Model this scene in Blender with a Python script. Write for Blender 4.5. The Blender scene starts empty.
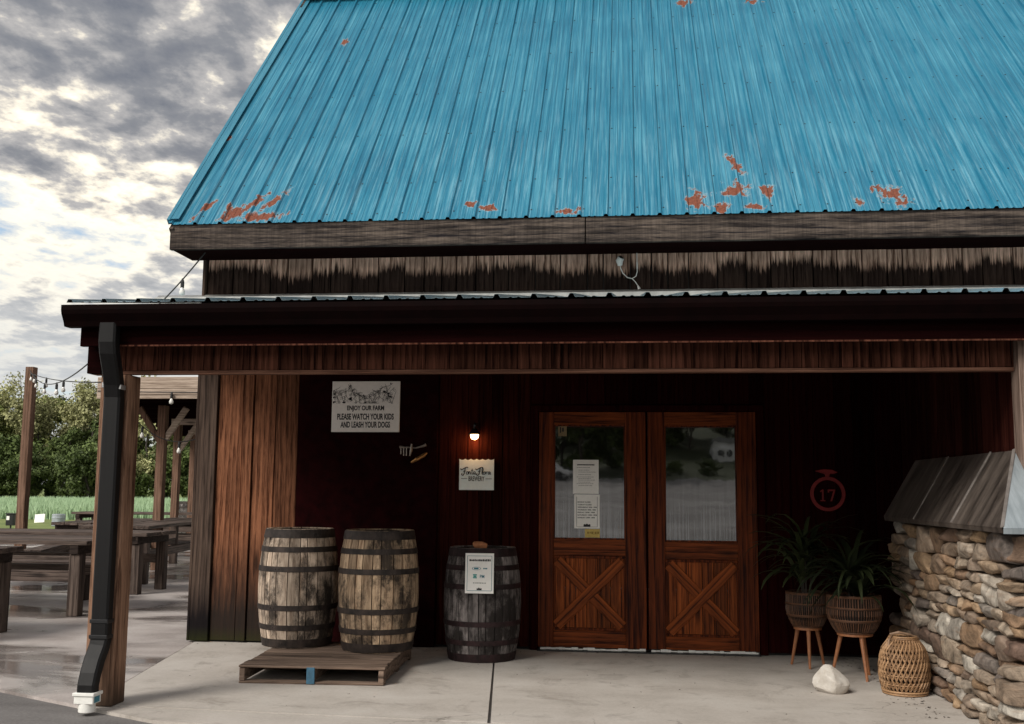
import bpy, bmesh, math, random
from math import sin, cos, pi, radians as R
from mathutils import Vector, Matrix, noise as mnoise
random.seed(7)
S = bpy.context.scene
COL = S.collection

# ------------------------------------------------------------------ camera, sky, sun, exposure
cd = bpy.data.cameras.new('camera'); cam = bpy.data.objects.new('camera', cd); COL.objects.link(cam)
cd.sensor_width = 36; cd.lens = 37.0; cd.clip_start = .05; cd.clip_end = 6000
fw = Vector((-.1094, .9864, .1224)).normalized(); up0 = Vector((.005, -.123, .992))
rt = fw.cross(up0).normalized(); up = rt.cross(fw)
m3 = Matrix((rt, up, -fw)).transposed()
cam.matrix_world = Matrix.Translation((0, 0, 1.36)) @ m3.to_4x4()
S.camera = cam

SUN_EL, SUN_AZ = R(40), math.atan2(-.5, -.7)          # azimuth measured from +Y towards +X
W = bpy.data.worlds.new('World'); S.world = W; W.use_nodes = True
nt = W.node_tree; nt.nodes.clear()
def N(t, typ, **kw):
    n = t.nodes.new(typ)
    for k, v in kw.items(): setattr(n, k, v)
    return n
def ramp(t, fac, stops, interp='LINEAR'):
    r = N(t, 'ShaderNodeValToRGB'); e = r.color_ramp; e.interpolation = interp
    while len(e.elements) < len(stops): e.elements.new(.5)
    for el, (p, c) in zip(e.elements, stops):
        el.position = p; el.color = (c, c, c, 1) if isinstance(c, (int, float)) else (*c, 1)
    t.links.new(fac, r.inputs[0]); return r.outputs[0]
def math_(t, op, a, b=None, clamp=False):
    m = N(t, 'ShaderNodeMath', operation=op); m.use_clamp = clamp
    for i, x in enumerate((a, b)):
        if x is None: continue
        if isinstance(x, (int, float)): m.inputs[i].default_value = x
        else: t.links.new(x, m.inputs[i])
    return m.outputs[0]
def mix(t, fac, a, b, bt='MIX'):
    m = N(t, 'ShaderNodeMix', data_type='RGBA', blend_type=bt)
    for i, x in ((0, fac), (6, a), (7, b)):
        if isinstance(x, (int, float)): m.inputs[i].default_value = x if i == 0 else (x, x, x, 1)
        elif isinstance(x, tuple): m.inputs[i].default_value = (*x, 1)
        else: t.links.new(x, m.inputs[i])
    return m.outputs[2]
def nz(t, vec, scale, detail=6, rough=.55, dist=0.):
    n = N(t, 'ShaderNodeTexNoise'); n.inputs['Scale'].default_value = scale; n.inputs['Detail'].default_value = detail
    n.inputs['Roughness'].default_value = rough; n.inputs['Distortion'].default_value = dist
    if vec is not None: t.links.new(vec, n.inputs['Vector'])
    return n.outputs['Fac']
def mapp(t, vec, scale=(1, 1, 1), loc=(0, 0, 0), rot=(0, 0, 0)):
    m = N(t, 'ShaderNodeMapping'); m.inputs['Scale'].default_value = scale; m.inputs['Location'].default_value = loc
    m.inputs['Rotation'].default_value = rot; t.links.new(vec, m.inputs['Vector']); return m.outputs[0]

sky = N(nt, 'ShaderNodeTexSky', sky_type='NISHITA', sun_disc=False)
sky.sun_elevation = SUN_EL; sky.sun_rotation = SUN_AZ
tc = N(nt, 'ShaderNodeTexCoord')
sx = N(nt, 'ShaderNodeSeparateXYZ'); nt.links.new(tc.outputs['Generated'], sx.inputs[0])
den = math_(nt, 'ADD', math_(nt, 'MAXIMUM', sx.outputs[2], 0.0), .16)
cx = N(nt, 'ShaderNodeCombineXYZ')
nt.links.new(math_(nt, 'DIVIDE', sx.outputs[0], den), cx.inputs[0])
nt.links.new(math_(nt, 'DIVIDE', sx.outputs[1], den), cx.inputs[1])
cv = mapp(nt, cx.outputs[0], (1, 1.25, 1), (3.35, .1, 0))
big = nz(nt, cv, 1.3, 3, .45)
fine = nz(nt, mapp(nt, cv, (1.1, .7, 1)), 8.5, 10, .58, .1)
v = math_(nt, 'ADD', math_(nt, 'MULTIPLY', big, .56), math_(nt, 'MULTIPLY', fine, .5))
lift = N(nt, 'ShaderNodeMapRange'); lift.inputs[1].default_value = .16; lift.inputs[2].default_value = .46; lift.inputs[3].default_value = -.01; lift.inputs[4].default_value = .11
nt.links.new(sx.outputs[2], lift.inputs[0]); v = math_(nt, 'ADD', v, lift.outputs[0])
cl = ramp(nt, v, [(.33, (3.0, 4.2, 5.0)), (.40, (5.6, 5.5, 5.1)), (.50, (8.2, 7.6, 6.2)), (.535, (6.3, 5.8, 4.9)), (.57, (3.2, 3.1, 3.05)), (.63, (1.75, 1.8, 1.95)), (.74, (.9, 1.02, 1.3))])
cov = ramp(nt, v, [(.37, .35), (.46, 1.0)])
bg = N(nt, 'ShaderNodeBackground'); bg.inputs[1].default_value = .1
hzn = N(nt, 'ShaderNodeMapRange'); hzn.inputs[1].default_value = .25; hzn.inputs[2].default_value = .09; hzn.inputs[4].default_value = .85
nt.links.new(sx.outputs[2], hzn.inputs[0]); cl = mix(nt, hzn.outputs[0], cl, (3.9, 4.05, 4.15))
side = N(nt, 'ShaderNodeMapRange'); side.inputs[1].default_value = -.6; side.inputs[2].default_value = .7; side.inputs[3].default_value = 1.25; side.inputs[4].default_value = .72
nt.links.new(sx.outputs[1], side.inputs[0])
nt.links.new(mix(nt, 1.0, mix(nt, cov, sky.outputs[0], cl), side.outputs[0], 'MULTIPLY'), bg.inputs[0])
wo = N(nt, 'ShaderNodeOutputWorld'); nt.links.new(bg.outputs[0], wo.inputs[0])

sd = bpy.data.lights.new('sun', 'SUN'); sun = bpy.data.objects.new('sun', sd); COL.objects.link(sun)
sd.energy = 1.5; sd.angle = R(24); sd.color = (1, .95, .87)
sdir = Vector((sin(SUN_AZ) * cos(SUN_EL), cos(SUN_AZ) * cos(SUN_EL), sin(SUN_EL)))
sun.rotation_euler = sdir.to_track_quat('Z', 'Y').to_euler(); sun.location = (-10, -15, 20)
vs = S.view_settings; vs.view_transform = 'Standard'; vs.look = 'None'; vs.gamma = 1; vs.exposure = 1.2

# ------------------------------------------------------------------ materials
def newmat(name):
    m = bpy.data.materials.new(name); m.use_nodes = True
    t = m.node_tree; b = t.nodes['Principled BSDF']; return m, t, b
def setc(t, b, key, x):
    if isinstance(x, tuple): b.inputs[key].default_value = (*x, 1) if len(x) == 3 else x
    elif isinstance(x, (int, float)): b.inputs[key].default_value = x
    else: t.links.new(x, b.inputs[key])
def bump(t, b, h, strength=.4, dist=.01):
    n = N(t, 'ShaderNodeBump'); n.inputs['Strength'].default_value = strength; n.inputs['Distance'].default_value = dist
    t.links.new(h, n.inputs['Height']); t.links.new(n.outputs[0], b.inputs['Normal'])
def plain(name, c, rough=.6, metal=0, var=.25, scale=30, spec=.5):
    m, t, b = newmat(name); o = N(t, 'ShaderNodeTexCoord').outputs['Object']
    n = nz(t, o, scale, 6, .6)
    setc(t, b, 'Base Color', ramp(t, n, [(.3, tuple(x * (1 - var) for x in c)), (.7, tuple(x * (1 + var) for x in c))]))
    b.inputs['Roughness'].default_value = rough; b.inputs['Metallic'].default_value = metal
    b.inputs['Specular IOR Level'].default_value = spec
    bump(t, b, n, .15, .004); return m
def wood(name, dark, light, axis='Z', rough=.75, isl=.35, spec=.3, knots=True, stain=None, grain=1.0, bumpy=.35, moss=False, patch=0):
    """planks: grain runs along axis; every plank (mesh island) gets its own tone and its own piece of grain"""
    m, t, b = newmat(name)
    g = N(t, 'ShaderNodeNewGeometry'); rnd = g.outputs['Random Per Island']
    o = N(t, 'ShaderNodeTexCoord').outputs['Object']
    off = N(t, 'ShaderNodeVectorMath', operation='SCALE'); off.inputs[0].default_value = (17, 23, 31); t.links.new(rnd, off.inputs['Scale'])
    ad = N(t, 'ShaderNodeVectorMath', operation='ADD'); t.links.new(o, ad.inputs[0]); t.links.new(off.outputs[0], ad.inputs[1])
    vec = ad.outputs[0]
    st = {'X': (.55, 9, 9), 'Y': (9, .55, 9), 'Z': (9, 9, .55)}[axis]
    st = tuple(x * grain for x in st)
    mv = mapp(t, vec, st)
    n1 = nz(t, mv, 2.2, 8, .62, 1.1); n2 = nz(t, mapp(t, vec, tuple(x * 5 for x in st)), 2.0, 5, .6)
    wv = N(t, 'ShaderNodeTexWave', wave_type='BANDS', bands_direction={'X': 'Z', 'Y': 'X', 'Z': 'X'}[axis], wave_profile='SAW'); wv.inputs['Scale'].default_value = 6.5
    wv.inputs['Distortion'].default_value = 13; wv.inputs['Detail'].default_value = 2; wv.inputs['Detail Scale'].default_value = .45
    t.links.new(mapp(t, vec, {'X': (.10, 1, 1), 'Y': (1, .10, 1), 'Z': (1, 1, .10)}[axis]), wv.inputs['Vector'])
    f = math_(t, 'ADD', math_(t, 'MULTIPLY', n1, .58), math_(t, 'ADD', math_(t, 'MULTIPLY', n2, .28), math_(t, 'MULTIPLY', wv.outputs['Fac'], .13)))
    c = ramp(t, f, [(.38, dark), (.5, tuple(a * .45 + q * .55 for a, q in zip(dark, light))), (.62, light)])
    tone = N(t, 'ShaderNodeMapRange'); tone.inputs[3].default_value = 1 - isl; tone.inputs[4].default_value = 1 + isl; t.links.new(rnd, tone.inputs[0])
    c = mix(t, 1.0, c, tone.outputs[0], 'MULTIPLY')
    if patch:      # weather-blackened areas and saw marks
        pt = nz(t, mapp(t, o, {'X': (.9, 2, 6), 'Y': (2, .9, 6), 'Z': (3, 3, .6)}[axis]), 1.7, 8, .7)
        c = mix(t, math_(t, 'MULTIPLY', ramp(t, pt, [(.42, 0.), (.62, 1.)]), patch), c, tuple(x * .35 for x in dark))
        sw = nz(t, mapp(t, o, {'X': (60, 1, 1.5), 'Y': (1, 60, 1.5), 'Z': (1.5, 1.5, 60)}[axis]), 1.0, 3, .6)
        c = mix(t, 1.0, c, ramp(t, sw, [(.35, 1 - .22 * (patch > .5)), (.65, 1 + .1 * (patch > .5))]), 'MULTIPLY')
    if knots:
        ks = {'X': (1.1, 5, 5), 'Y': (5, 1.1, 5), 'Z': (5, 5, 1.1)}[axis]
        vo = N(t, 'ShaderNodeTexVoronoi'); vo.inputs['Scale'].default_value = 1.0; t.links.new(mapp(t, vec, ks), vo.inputs['Vector'])
        k = ramp(t, vo.outputs['Distance'], [(.05, 1.0), (.10, .55), (.16, .0)])
        c = mix(t, math_(t, 'MULTIPLY', k, .8), c, tuple(x * .35 for x in dark))
    if stain:      # rain-splash staining: (height, softness, run length, colour)
        zh, soft, run, sc = stain
        s3 = N(t, 'ShaderNodeSeparateXYZ'); t.links.new(o, s3.inputs[0])
        r1 = nz(t, mapp(t, o, (14, 14, .8)), 3, 7, .72); r2 = nz(t, mapp(t, o, (1.2, 1.2, .3)), 2, 3, .5)
        lim = math_(t, 'ADD', math_(t, 'ADD', zh - run * .92, math_(t, 'MULTIPLY', rnd, run * .3)), math_(t, 'ADD', math_(t, 'MULTIPLY', r1, run), math_(t, 'MULTIPLY', r2, run * .5)))
        q = N(t, 'ShaderNodeMapRange'); q.inputs[1].default_value = -soft; q.inputs[2].default_value = soft
        t.links.new(math_(t, 'SUBTRACT', lim, s3.outputs[2]), q.inputs[0])
        c = mix(t, math_(t, 'MULTIPLY', q.outputs[0], .96), c, sc)
        if moss:
            q2 = N(t, 'ShaderNodeMapRange'); q2.inputs[1].default_value = .14; q2.inputs[2].default_value = .0
            t.links.new(s3.outputs[2], q2.inputs[0])
            c = mix(t, math_(t, 'MULTIPLY', math_(t, 'MULTIPLY', q2.outputs[0], r1), 1.0), c, (.03, .035, .006))
    setc(t, b, 'Base Color', c); b.inputs['Roughness'].default_value = rough; b.inputs['Specular IOR Level'].default_value = spec * .45
    bump(t, b, f, bumpy, .01); return m

M = {}
M['wall_dark'] = wood('wall_dark', (.008, .0009, .0010), (.019, .0026, .0024), 'Z', .9, .4, .05)  # dark stain; its maroon cast paints in the red-tinted porch shade
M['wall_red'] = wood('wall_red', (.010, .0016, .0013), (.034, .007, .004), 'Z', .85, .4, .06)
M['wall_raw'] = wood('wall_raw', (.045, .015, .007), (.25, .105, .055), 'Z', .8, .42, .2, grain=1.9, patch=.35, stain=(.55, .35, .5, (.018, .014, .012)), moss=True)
M['wall_grey'] = wood('wall_grey', (.022, .015, .012), (.085, .058, .045), 'Z', .85, .3, .2, stain=(.34, .16, .3, (.006, .005, .006)), moss=True)
M['siding_up'] = wood('siding_up', (.13, .065, .043), (.84, .54, .41), 'Z', .85, .35, .1, stain=(3.375, .035, .36, (.0025, .0016, .002)), bumpy=.6, grain=1.8, patch=.2)
M['fascia'] = wood('fascia', (.016, .014, .016), (.135, .104, .084), 'X', .85, .15, .15, bumpy=.7, grain=2.4, patch=.75)
M['header'] = wood('header', (.012, .0036, .0022), (.115, .044, .028), 'Z', .85, .4, .1)
M['trim_dark'] = wood('trim_dark', (.004, .0006, .0006), (.008, .0012, .0012), 'X', .85, .2, .06, knots=False)  # maroon black: the tint of the shade is mixed into the colour
M['trim_warm'] = wood('trim_warm', (.05, .022, .014), (.15, .075, .05), 'X', .8, .2, .2, knots=False)
M['post'] = wood('post', (.06, .028, .017), (.30, .175, .115), 'Z', .75, .15, .25, grain=1.6, stain=(.12, .12, .16, (.06, .04, .028)))
M['door'] = wood('door', (.016, .0024, .0007), (.135, .028, .006), 'Z', .5, .3, .3)  # stiles darker than the panels: light falloff on the doors put into the colour
M['door_x'] = wood('door_x', (.022, .0036, .0009), (.20, .046, .010), 'X', .5, .25, .3)
M['door_panel'] = wood('door_panel', (.04, .007, .0016), (.30, .074, .016), 'Z', .5, .35, .3)  # brighter wood tone stands in for stronger light low on the doors
M['door_flat'] = wood('door_flat', (.045, .009, .002), (.29, .070, .015), 'X', .5, .3, .3, grain=1.)
M['weathered'] = wood('weathered', (.02, .013, .011), (.14, .105, .088), 'X', .7, .3, .35, patch=.4)
M['weathered_y'] = M['weathered']
M['weathered_z'] = wood('weathered_z', (.018, .012, .010), (.12, .09, .075), 'Z', .75, .25, .3)
M['weathered_dark'] = wood('weathered_dark', (.012, .008, .007), (.04, .028, .023), 'X', .75, .25, .3)
M['pergola_post'] = wood('pergola_post', (.06, .034, .022), (.2, .12, .085), 'Z', .8, .2, .2)
M['pergola_beam'] = wood('pergola_beam', (.2, .15, .115), (.46, .37, .3), 'X', .8, .12, .2)
M['pallet'] = wood('pallet', (.05, .034, .026), (.21, .15, .115), 'X', .8, .25, .25)
M['pallet_dark'] = wood('pallet_dark', (.012, .008, .006), (.05, .033, .025), 'X', .8, .25, .25)
M['black'] = plain('black', (.006, .006, .007), .45, 0, .2)
M['gutter'] = plain('gutter', (.0035, .0006, .0006), .7, 0, .35, 9, .05)  # reddened black, the shade's tint worked into the base colour
M['panel'] = plain('panel', (.012, .0012, .0015), .85, 0, .5, 12, .04)  # dark board colour with the shadow's maroon tint added
M['pvc'] = plain('pvc', (.78, .77, .73), .4, 0, .06)
M['ink'] = plain('ink', (.012, .012, .014), .7, 0, .1)
M['ink_grey'] = plain('ink_grey', (.2, .2, .2), .7, 0, .1)
M['ink_blue'] = plain('ink_blue', (.05, .2, .26), .7, 0, .1)
M['ink_teal'] = plain('ink_teal', (.02, .3, .28), .7, 0, .1)
M['paper'] = plain('paper', (.9, .89, .86), .8, 0, .04)
M['farm_board'] = plain('farm_board', (.86, .81, .76), .6, 0, .04)
M['pale_board'] = plain('pale_board', (.78, .88, .88), .6, 0, .04)
M['yellow'] = plain('yellow', (.6, .45, .13), .7, 0, .2)
M['red_paint'] = plain('red_paint', (.22, .008, .008), .6, 0, .2)
M['brass'] = plain('brass', (.4, .2, .07), .4, .8, .4)
M['pale_metal'] = plain('pale_metal', (.36, .31, .27), .4, .6, .3)
M['cable'] = plain('cable', (.012, .012, .012), .6)
M['white_wire'] = plain('white_wire', (.62, .6, .57), .5, 0, .1)
M['blue_paint'] = plain('blue_paint', (.03, .1, .16), .6, 0, .3)
M['lotion'] = plain('lotion', (.3, .33, .36), .5, 0, .3, 6)
M['hoop'] = plain('hoop', (.026, .018, .015), .65, .3, .85, 14)
M['hoop_red'] = plain('hoop_red', (.022, .009, .010), .65, .3, .85, 14)
M['soil'] = plain('soil', (.012, .008, .006), .95)
M['terracotta'] = plain('terracotta', (.35, .14, .06), .8, 0, .3)
M['leg_wood'] = plain('leg_wood', (.28, .11, .045), .5, 0, .25, 20)

def barrel_mat(name, d, l, blotch):
    m, t, b = newmat(name)
    g = N(t, 'ShaderNodeNewGeometry').outputs['Random Per Island']; o = N(t, 'ShaderNodeTexCoord').outputs['Object']
    n1 = nz(t, mapp(t, o, (14, 14, 1.6)), 2.4, 8, .65, .6); n2 = nz(t, mapp(t, o, (1.5, 1.5, .9)), 5.0, 10, .78, .15); n3 = nz(t, mapp(t, o, (1, 1, .5)), 3, 4, .6)
    c = ramp(t, n1, [(.28, d), (.7, l)])
    tone = N(t, 'ShaderNodeMapRange'); tone.inputs[3].default_value = .5; tone.inputs[4].default_value = 1.3; t.links.new(g, tone.inputs[0])
    c = mix(t, 1.0, c, tone.outputs[0], 'MULTIPLY')
    c = mix(t, ramp(t, math_(t, 'ADD', math_(t, 'MULTIPLY', n2, .62), math_(t, 'MULTIPLY', n3, .43)), [(blotch - .05, 0.), (blotch + .06, .93)]), c, (.012, .009, .008))
    setc(t, b, 'Base Color', c); b.inputs['Roughness'].default_value = .75; b.inputs['Specular IOR Level'].default_value = .25
    bump(t, b, n1, .4, .01); return m
M['stave_a'] = barrel_mat('stave_a', (.17, .11, .073), (.74, .60, .475), .535)
M['stave_b'] = barrel_mat('stave_b', (.14, .078, .043), (.66, .485, .325), .515)
M['stave_c'] = barrel_mat('stave_c', (.04, .034, .033), (.36, .32, .31), .51)

def roof_mat():
    m, t, b = newmat('blue_metal_roof')
    o = N(t, 'ShaderNodeTexCoord').outputs['Object']
    s1 = nz(t, mapp(t, o, (26, .35, 1)), 1.6, 6, .6); s2 = nz(t, mapp(t, o, (70, .8, 1)), 1.5, 4, .6); s3 = nz(t, o, 1.1, 4, .55)
    f = math_(t, 'ADD', math_(t, 'MULTIPLY', s1, .5), math_(t, 'ADD', math_(t, 'MULTIPLY', s2, .3), math_(t, 'MULTIPLY', s3, .2)))
    c = ramp(t, f, [(.34, (.005, .085, .155)), (.5, (.013, .160, .258)), (.64, (.08, .29, .39))])
    sy = N(t, 'ShaderNodeSeparateXYZ'); t.links.new(o, sy.inputs[0])
    # chalky scuffing, mostly near the eave
    sc = nz(t, mapp(t, o, (18, .45, 1)), 3, 8, .66)
    lowm = N(t, 'ShaderNodeMapRange'); lowm.inputs[1].default_value = 2.4; lowm.inputs[2].default_value = 0; lowm.inputs[3].default_value = .08; lowm.inputs[4].default_value = .3
    t.links.new(sy.outputs[1], lowm.inputs[0])
    c = mix(t, math_(t, 'MULTIPLY', ramp(t, sc, [(.5, 0.), (.62, 1.)]), lowm.outputs[0]), c, (.34, .58, .66))
    # peeled patches: each has its own place, size and lean
    patches = [(-3.53, .16, .13, .14, 0), (-3.40, .28, .05, .20, .5), (-3.26, .08, .20, .09, 0), (-3.205, .33, .055, .22, .45), (-3.83, .22, .03, .2, .4), (-3.28, 3.9, .05, .1, 0),
               (-1.37, .22, .07, .05, 0), (-1.19, .15, .09, .07, .3), (-.49, .06, .12, .05, 0), (.60, .2, .10, .16, 0), (.97, .8, .05, .18, -.3),
               (.955, .36, .12, .12, 0), (1.08, .08, .08, .06, 0), (1.21, .32, .06, .12, 0), (.80, .1, .06, .12, 0), (1.94, .13, .05, .08, -.3), (2.24, .22, .10, .19, -.55),
               (.69, 4.66, .09, .12, 0), (1.47, 4.6, .09, .08, 0), (-4.0, 1.6, .03, .06, 0)]
    acc = None
    for (px, ps, rx, ry, lean) in patches:
        rx, ry = rx * 1.25, ry * 1.25
        mm = N(t, 'ShaderNodeMapping', vector_type='TEXTURE'); mm.inputs['Location'].default_value = (px, ps, 0)
        mm.inputs['Rotation'].default_value = (0, 0, -lean); mm.inputs['Scale'].default_value = (rx, ry, 1000)
        t.links.new(o, mm.inputs['Vector'])
        ln = N(t, 'ShaderNodeVectorMath', operation='LENGTH'); t.links.new(mm.outputs[0], ln.inputs[0])
        d = ln.outputs['Value']
        acc = d if acc is None else math_(t, 'MINIMUM', acc, d)
    pn = nz(t, mapp(t, o, (1.3, .8, 1)), 10, 10, .66, .5)
    pv = math_(t, 'ADD', acc, math_(t, 'MULTIPLY', math_(t, 'SUBTRACT', pn, .5), 3.9))
    edge = ramp(t, pv, [(.60, 1.), (.80, 0.)]); core = ramp(t, pv, [(.56, 1.), (.62, 0.)])
    c = mix(t, math_(t, 'MULTIPLY', edge, .6), c, (.40, .46, .46))
    rc = ramp(t, nz(t, o, 40, 5), [(.3, (.10, .027, .013)), (.7, (.25, .075, .035))])
    c = mix(t, core, c, rc)
    setc(t, b, 'Base Color', c); b.inputs['Roughness'].default_value = .42; b.inputs['Specular IOR Level'].default_value = .4
    bump(t, b, f, .12, .004); return m
M['roof'] = roof_mat()
def tin_mat(name, a, bcol, rough, streak=(2, 20, 2), metal=.6):
    m, t, b = newmat(name); o = N(t, 'ShaderNodeTexCoord').outputs['Object']
    n = nz(t, mapp(t, o, streak), 1.5, 7, .65)
    setc(t, b, 'Base Color', ramp(t, n, [(.32, a), (.66, bcol)])); b.inputs['Roughness'].default_value = rough; b.inputs['Metallic'].default_value = metal
    bump(t, b, n, .12, .004); return m
M['downspout'] = tin_mat('downspout', (.0022, .002, .0024), (.0065, .006, .0065), .55, (22, 22, .8), 0)
M['downspout'].node_tree.nodes['Principled BSDF'].inputs['Specular IOR Level'].default_value = .25
M['tin'] = tin_mat('tin', (.33, .33, .32), (.55, .55, .53), .4, (4, 1, 1))
M['porch_tin'] = tin_mat('porch_tin', (.3, .45, .52), (.5, .62, .66), .22, (3, 1, 1), .7)
M['cap_tin'] = tin_mat('cap_tin', (.022, .016, .013), (.16, .13, .11), .5, (1.5, 6, 1.5), .3)
M['cap_tin_blue'] = tin_mat('cap_tin_blue', (.2, .235, .255), (.42, .47, .50), .4, (9, 1.5, 1.2), .4)

def glass_mat():
    m, t, b = newmat('door_glass'); o = N(t, 'ShaderNodeTexCoord').outputs['Object']
    st = nz(t, mapp(t, o, (38, 1, .5)), 1.6, 4, .6); s3 = N(t, 'ShaderNodeSeparateXYZ'); t.links.new(o, s3.inputs[0])
    low = N(t, 'ShaderNodeMapRange'); low.inputs[1].default_value = 1.6; low.inputs[2].default_value = .95; t.links.new(s3.outputs[2], low.inputs[0])
    mk = math_(t, 'MULTIPLY', ramp(t, st, [(.42, 0.), (.60, 1.)]), low.outputs[0])
    setc(t, b, 'Base Color', mix(t, math_(t, 'MULTIPLY', mk, .95), (.005, .004, .004), (.2, .215, .235)))
    b.inputs['Roughness'].default_value = .02; b.inputs['IOR'].default_value = 2.9
    bump(t, b, nz(t, o, 3.0, 3, .5), .022, .02); return m
M['glass'] = glass_mat()

def ground_mat(name, stops, rough, scale=1.2, bumpd=.01, fine=40, wet=None, crack=False):
    m, t, b = newmat(name); o = N(t, 'ShaderNodeTexCoord').outputs['Object']
    n1 = nz(t, o, scale, 8, .62, .3); n2 = nz(t, o, fine, 4, .6); n3 = nz(t, mapp(t, o, (.35, 3, 1)), 1.6, 4, .6)
    f = math_(t, 'ADD', math_(t, 'MULTIPLY', n1, .6), math_(t, 'ADD', math_(t, 'MULTIPLY', n2, .22), math_(t, 'MULTIPLY', n3, .18)))
    c = ramp(t, f, stops); b.inputs['Roughness'].default_value = rough
    if crack:
        vo = N(t, 'ShaderNodeTexVoronoi', feature='DISTANCE_TO_EDGE'); vo.inputs['Scale'].default_value = .42
        wob = N(t, 'ShaderNodeVectorMath', operation='ADD'); t.links.new(o, wob.inputs[0]); nn = N(t, 'ShaderNodeTexNoise'); nn.inputs['Scale'].default_value = 2.2; nn.inputs['Detail'].default_value = 6; t.links.new(o, nn.inputs['Vector']); t.links.new(nn.outputs['Color'], wob.inputs[1]); t.links.new(wob.outputs[0], vo.inputs['Vector'])
        gate = ramp(t, nz(t, o, .6, 2), [(.52, 0.), (.58, .6)])
        c = mix(t, math_(t, 'MULTIPLY', ramp(t, vo.outputs['Distance'], [(.0, 1.), (.004, 0.)]), gate), c, (.07, .06, .05))
        st_ = nz(t, o, 2.6, 8, .72, .6); c = mix(t, ramp(t, st_, [(.54, 0.), (.70, .6)]), c, (.17, .145, .12))
        gr = nz(t, o, 130, 2, .5); c = mix(t, ramp(t, gr, [(.68, 0.), (.74, .55)]), c, (.10, .085, .07))
    if wet:
        w = ramp(t, math_(t, 'ADD', math_(t, 'MULTIPLY', nz(t, mapp(t, o, (.55, 1.1, 1), (5, 2, 0)), .8, 6, .55, .4), .9), .05), [(wet[0], 0.), (wet[1], 1.)])
        c = mix(t, math_(t, 'MULTIPLY', w, .75), c, tuple(x * .5 for x in stops[0][1]))
        rr = N(t, 'ShaderNodeMapRange'); rr.inputs[3].default_value = rough; rr.inputs[4].default_value = .12
        t.links.new(w, rr.inputs[0]); t.links.new(rr.outputs[0], b.inputs['Roughness'])
        hh = math_(t, 'MULTIPLY', f, math_(t, 'SUBTRACT', 1.0, w)); bump(t, b, hh, .3, bumpd)
    else: bump(t, b, f, .35, bumpd)
    setc(t, b, 'Base Color', c); return m
M['slab'] = ground_mat('slab_concrete', [(.32, (.33, .295, .26)), (.5, (.455, .415, .375)), (.68, (.54, .505, .465))], .75, 1.6, .006, crack=True)
M['patio'] = ground_mat('wet_concrete', [(.32, (.24, .20, .185)), (.5, (.46, .41, .385)), (.66, (.60, .56, .53))], .45, 1.1, .006, 40, (.47, .57))
M['lot'] = ground_mat('gravel', [(.36, (.075, .068, .066)), (.5, (.165, .155, .15)), (.64, (.28, .27, .265))], .9, .22, .03, 60)
M['turf'] = ground_mat('turf', [(.3, (.07, .11, .022)), (.5, (.155, .20, .05)), (.7, (.26, .29, .10))], .9, .6, .05, 12)
M['kerb'] = plain('kerb', (.11, .09, .085), .8)

def leaf_mat(name, a, b_, var=.5):
    m, t, b = newmat(name); g = N(t, 'ShaderNodeNewGeometry').outputs['Random Per Island']
    oi = N(t, 'ShaderNodeObjectInfo').outputs['Random']; o = N(t, 'ShaderNodeTexCoord').outputs['Object']
    cl = nz(t, o, .7, 3, .6)
    f = math_(t, 'ADD', math_(t, 'MULTIPLY', g, .35), math_(t, 'ADD', math_(t, 'MULTIPLY', oi, .3), math_(t, 'MULTIPLY', cl, .5)))
    setc(t, b, 'Base Color', ramp(t, f, [(.25, a), (.8, b_)])); b.inputs['Roughness'].default_value = .6
    b.inputs['Specular IOR Level'].default_value = .25
    return m
M['leaf_a'] = leaf_mat('leaf_a', (.07, .088, .026), (.33, .38, .12))
M['leaf_b'] = leaf_mat('leaf_b', (.13, .125, .055), (.46, .46, .22))
M['leaf_c'] = leaf_mat('leaf_c', (.025, .04, .012), (.13, .175, .05))
M['bark'] = plain('bark', (.06, .05, .042), .9, 0, .4, 8)
M['reed'] = leaf_mat('reed', (.21, .33, .19), (.37, .50, .30))
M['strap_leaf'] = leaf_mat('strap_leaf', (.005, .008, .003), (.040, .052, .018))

def wicker_mat(name, a, b_, vs_=60, hs=0):
    m, t, b = newmat(name); g = N(t, 'ShaderNodeNewGeometry').outputs['Random Per Island']; o = N(t, 'ShaderNodeTexCoord').outputs['Object']
    f = math_(t, 'ADD', math_(t, 'MULTIPLY', g, .5), math_(t, 'MULTIPLY', nz(t, o, 25, 5), .5))
    setc(t, b, 'Base Color', ramp(t, f, [(.2, a), (.75, b_)])); b.inputs['Roughness'].default_value = .6
    return m
M['wicker_brown'] = wicker_mat('wicker_brown', (.03, .013, .006), (.14, .06, .028))
M['wicker_tan'] = wicker_mat('wicker_tan', (.12, .06, .025), (.38, .22, .11))

def stone_mat():
    m, t, b = newmat('field_stone'); g = N(t, 'ShaderNodeNewGeometry').outputs['Random Per Island']; o = N(t, 'ShaderNodeTexCoord').outputs['Object']
    base = ramp(t, g, [(0, (.22, .16, .115)), (.14, (.36, .29, .22)), (.28, (.14, .09, .068)), (.42, (.34, .225, .13)), (.56, (.32, .27, .22)), (.70, (.26, .15, .08)), (.84, (.46, .42, .36)), (1, (.11, .08, .07))])
    n = nz(t, o, 7, 9, .68, .8); n2 = nz(t, mapp(t, o, (3, 3, 14)), 3, 6, .6)
    c = mix(t, 1.0, base, ramp(t, n, [(.32, .30), (.62, 1.32)]), 'MULTIPLY')
    c = mix(t, ramp(t, n2, [(.55, 0.), (.75, .45)]), c, (.20, .10, .045))
    setc(t, b, 'Base Color', c); b.inputs['Roughness'].default_value = .8; b.inputs['Specular IOR Level'].default_value = .3
    bump(t, b, math_(t, 'ADD', n, math_(t, 'MULTIPLY', n2, .5)), .7, .02); return m
M['stone'] = stone_mat()
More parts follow.
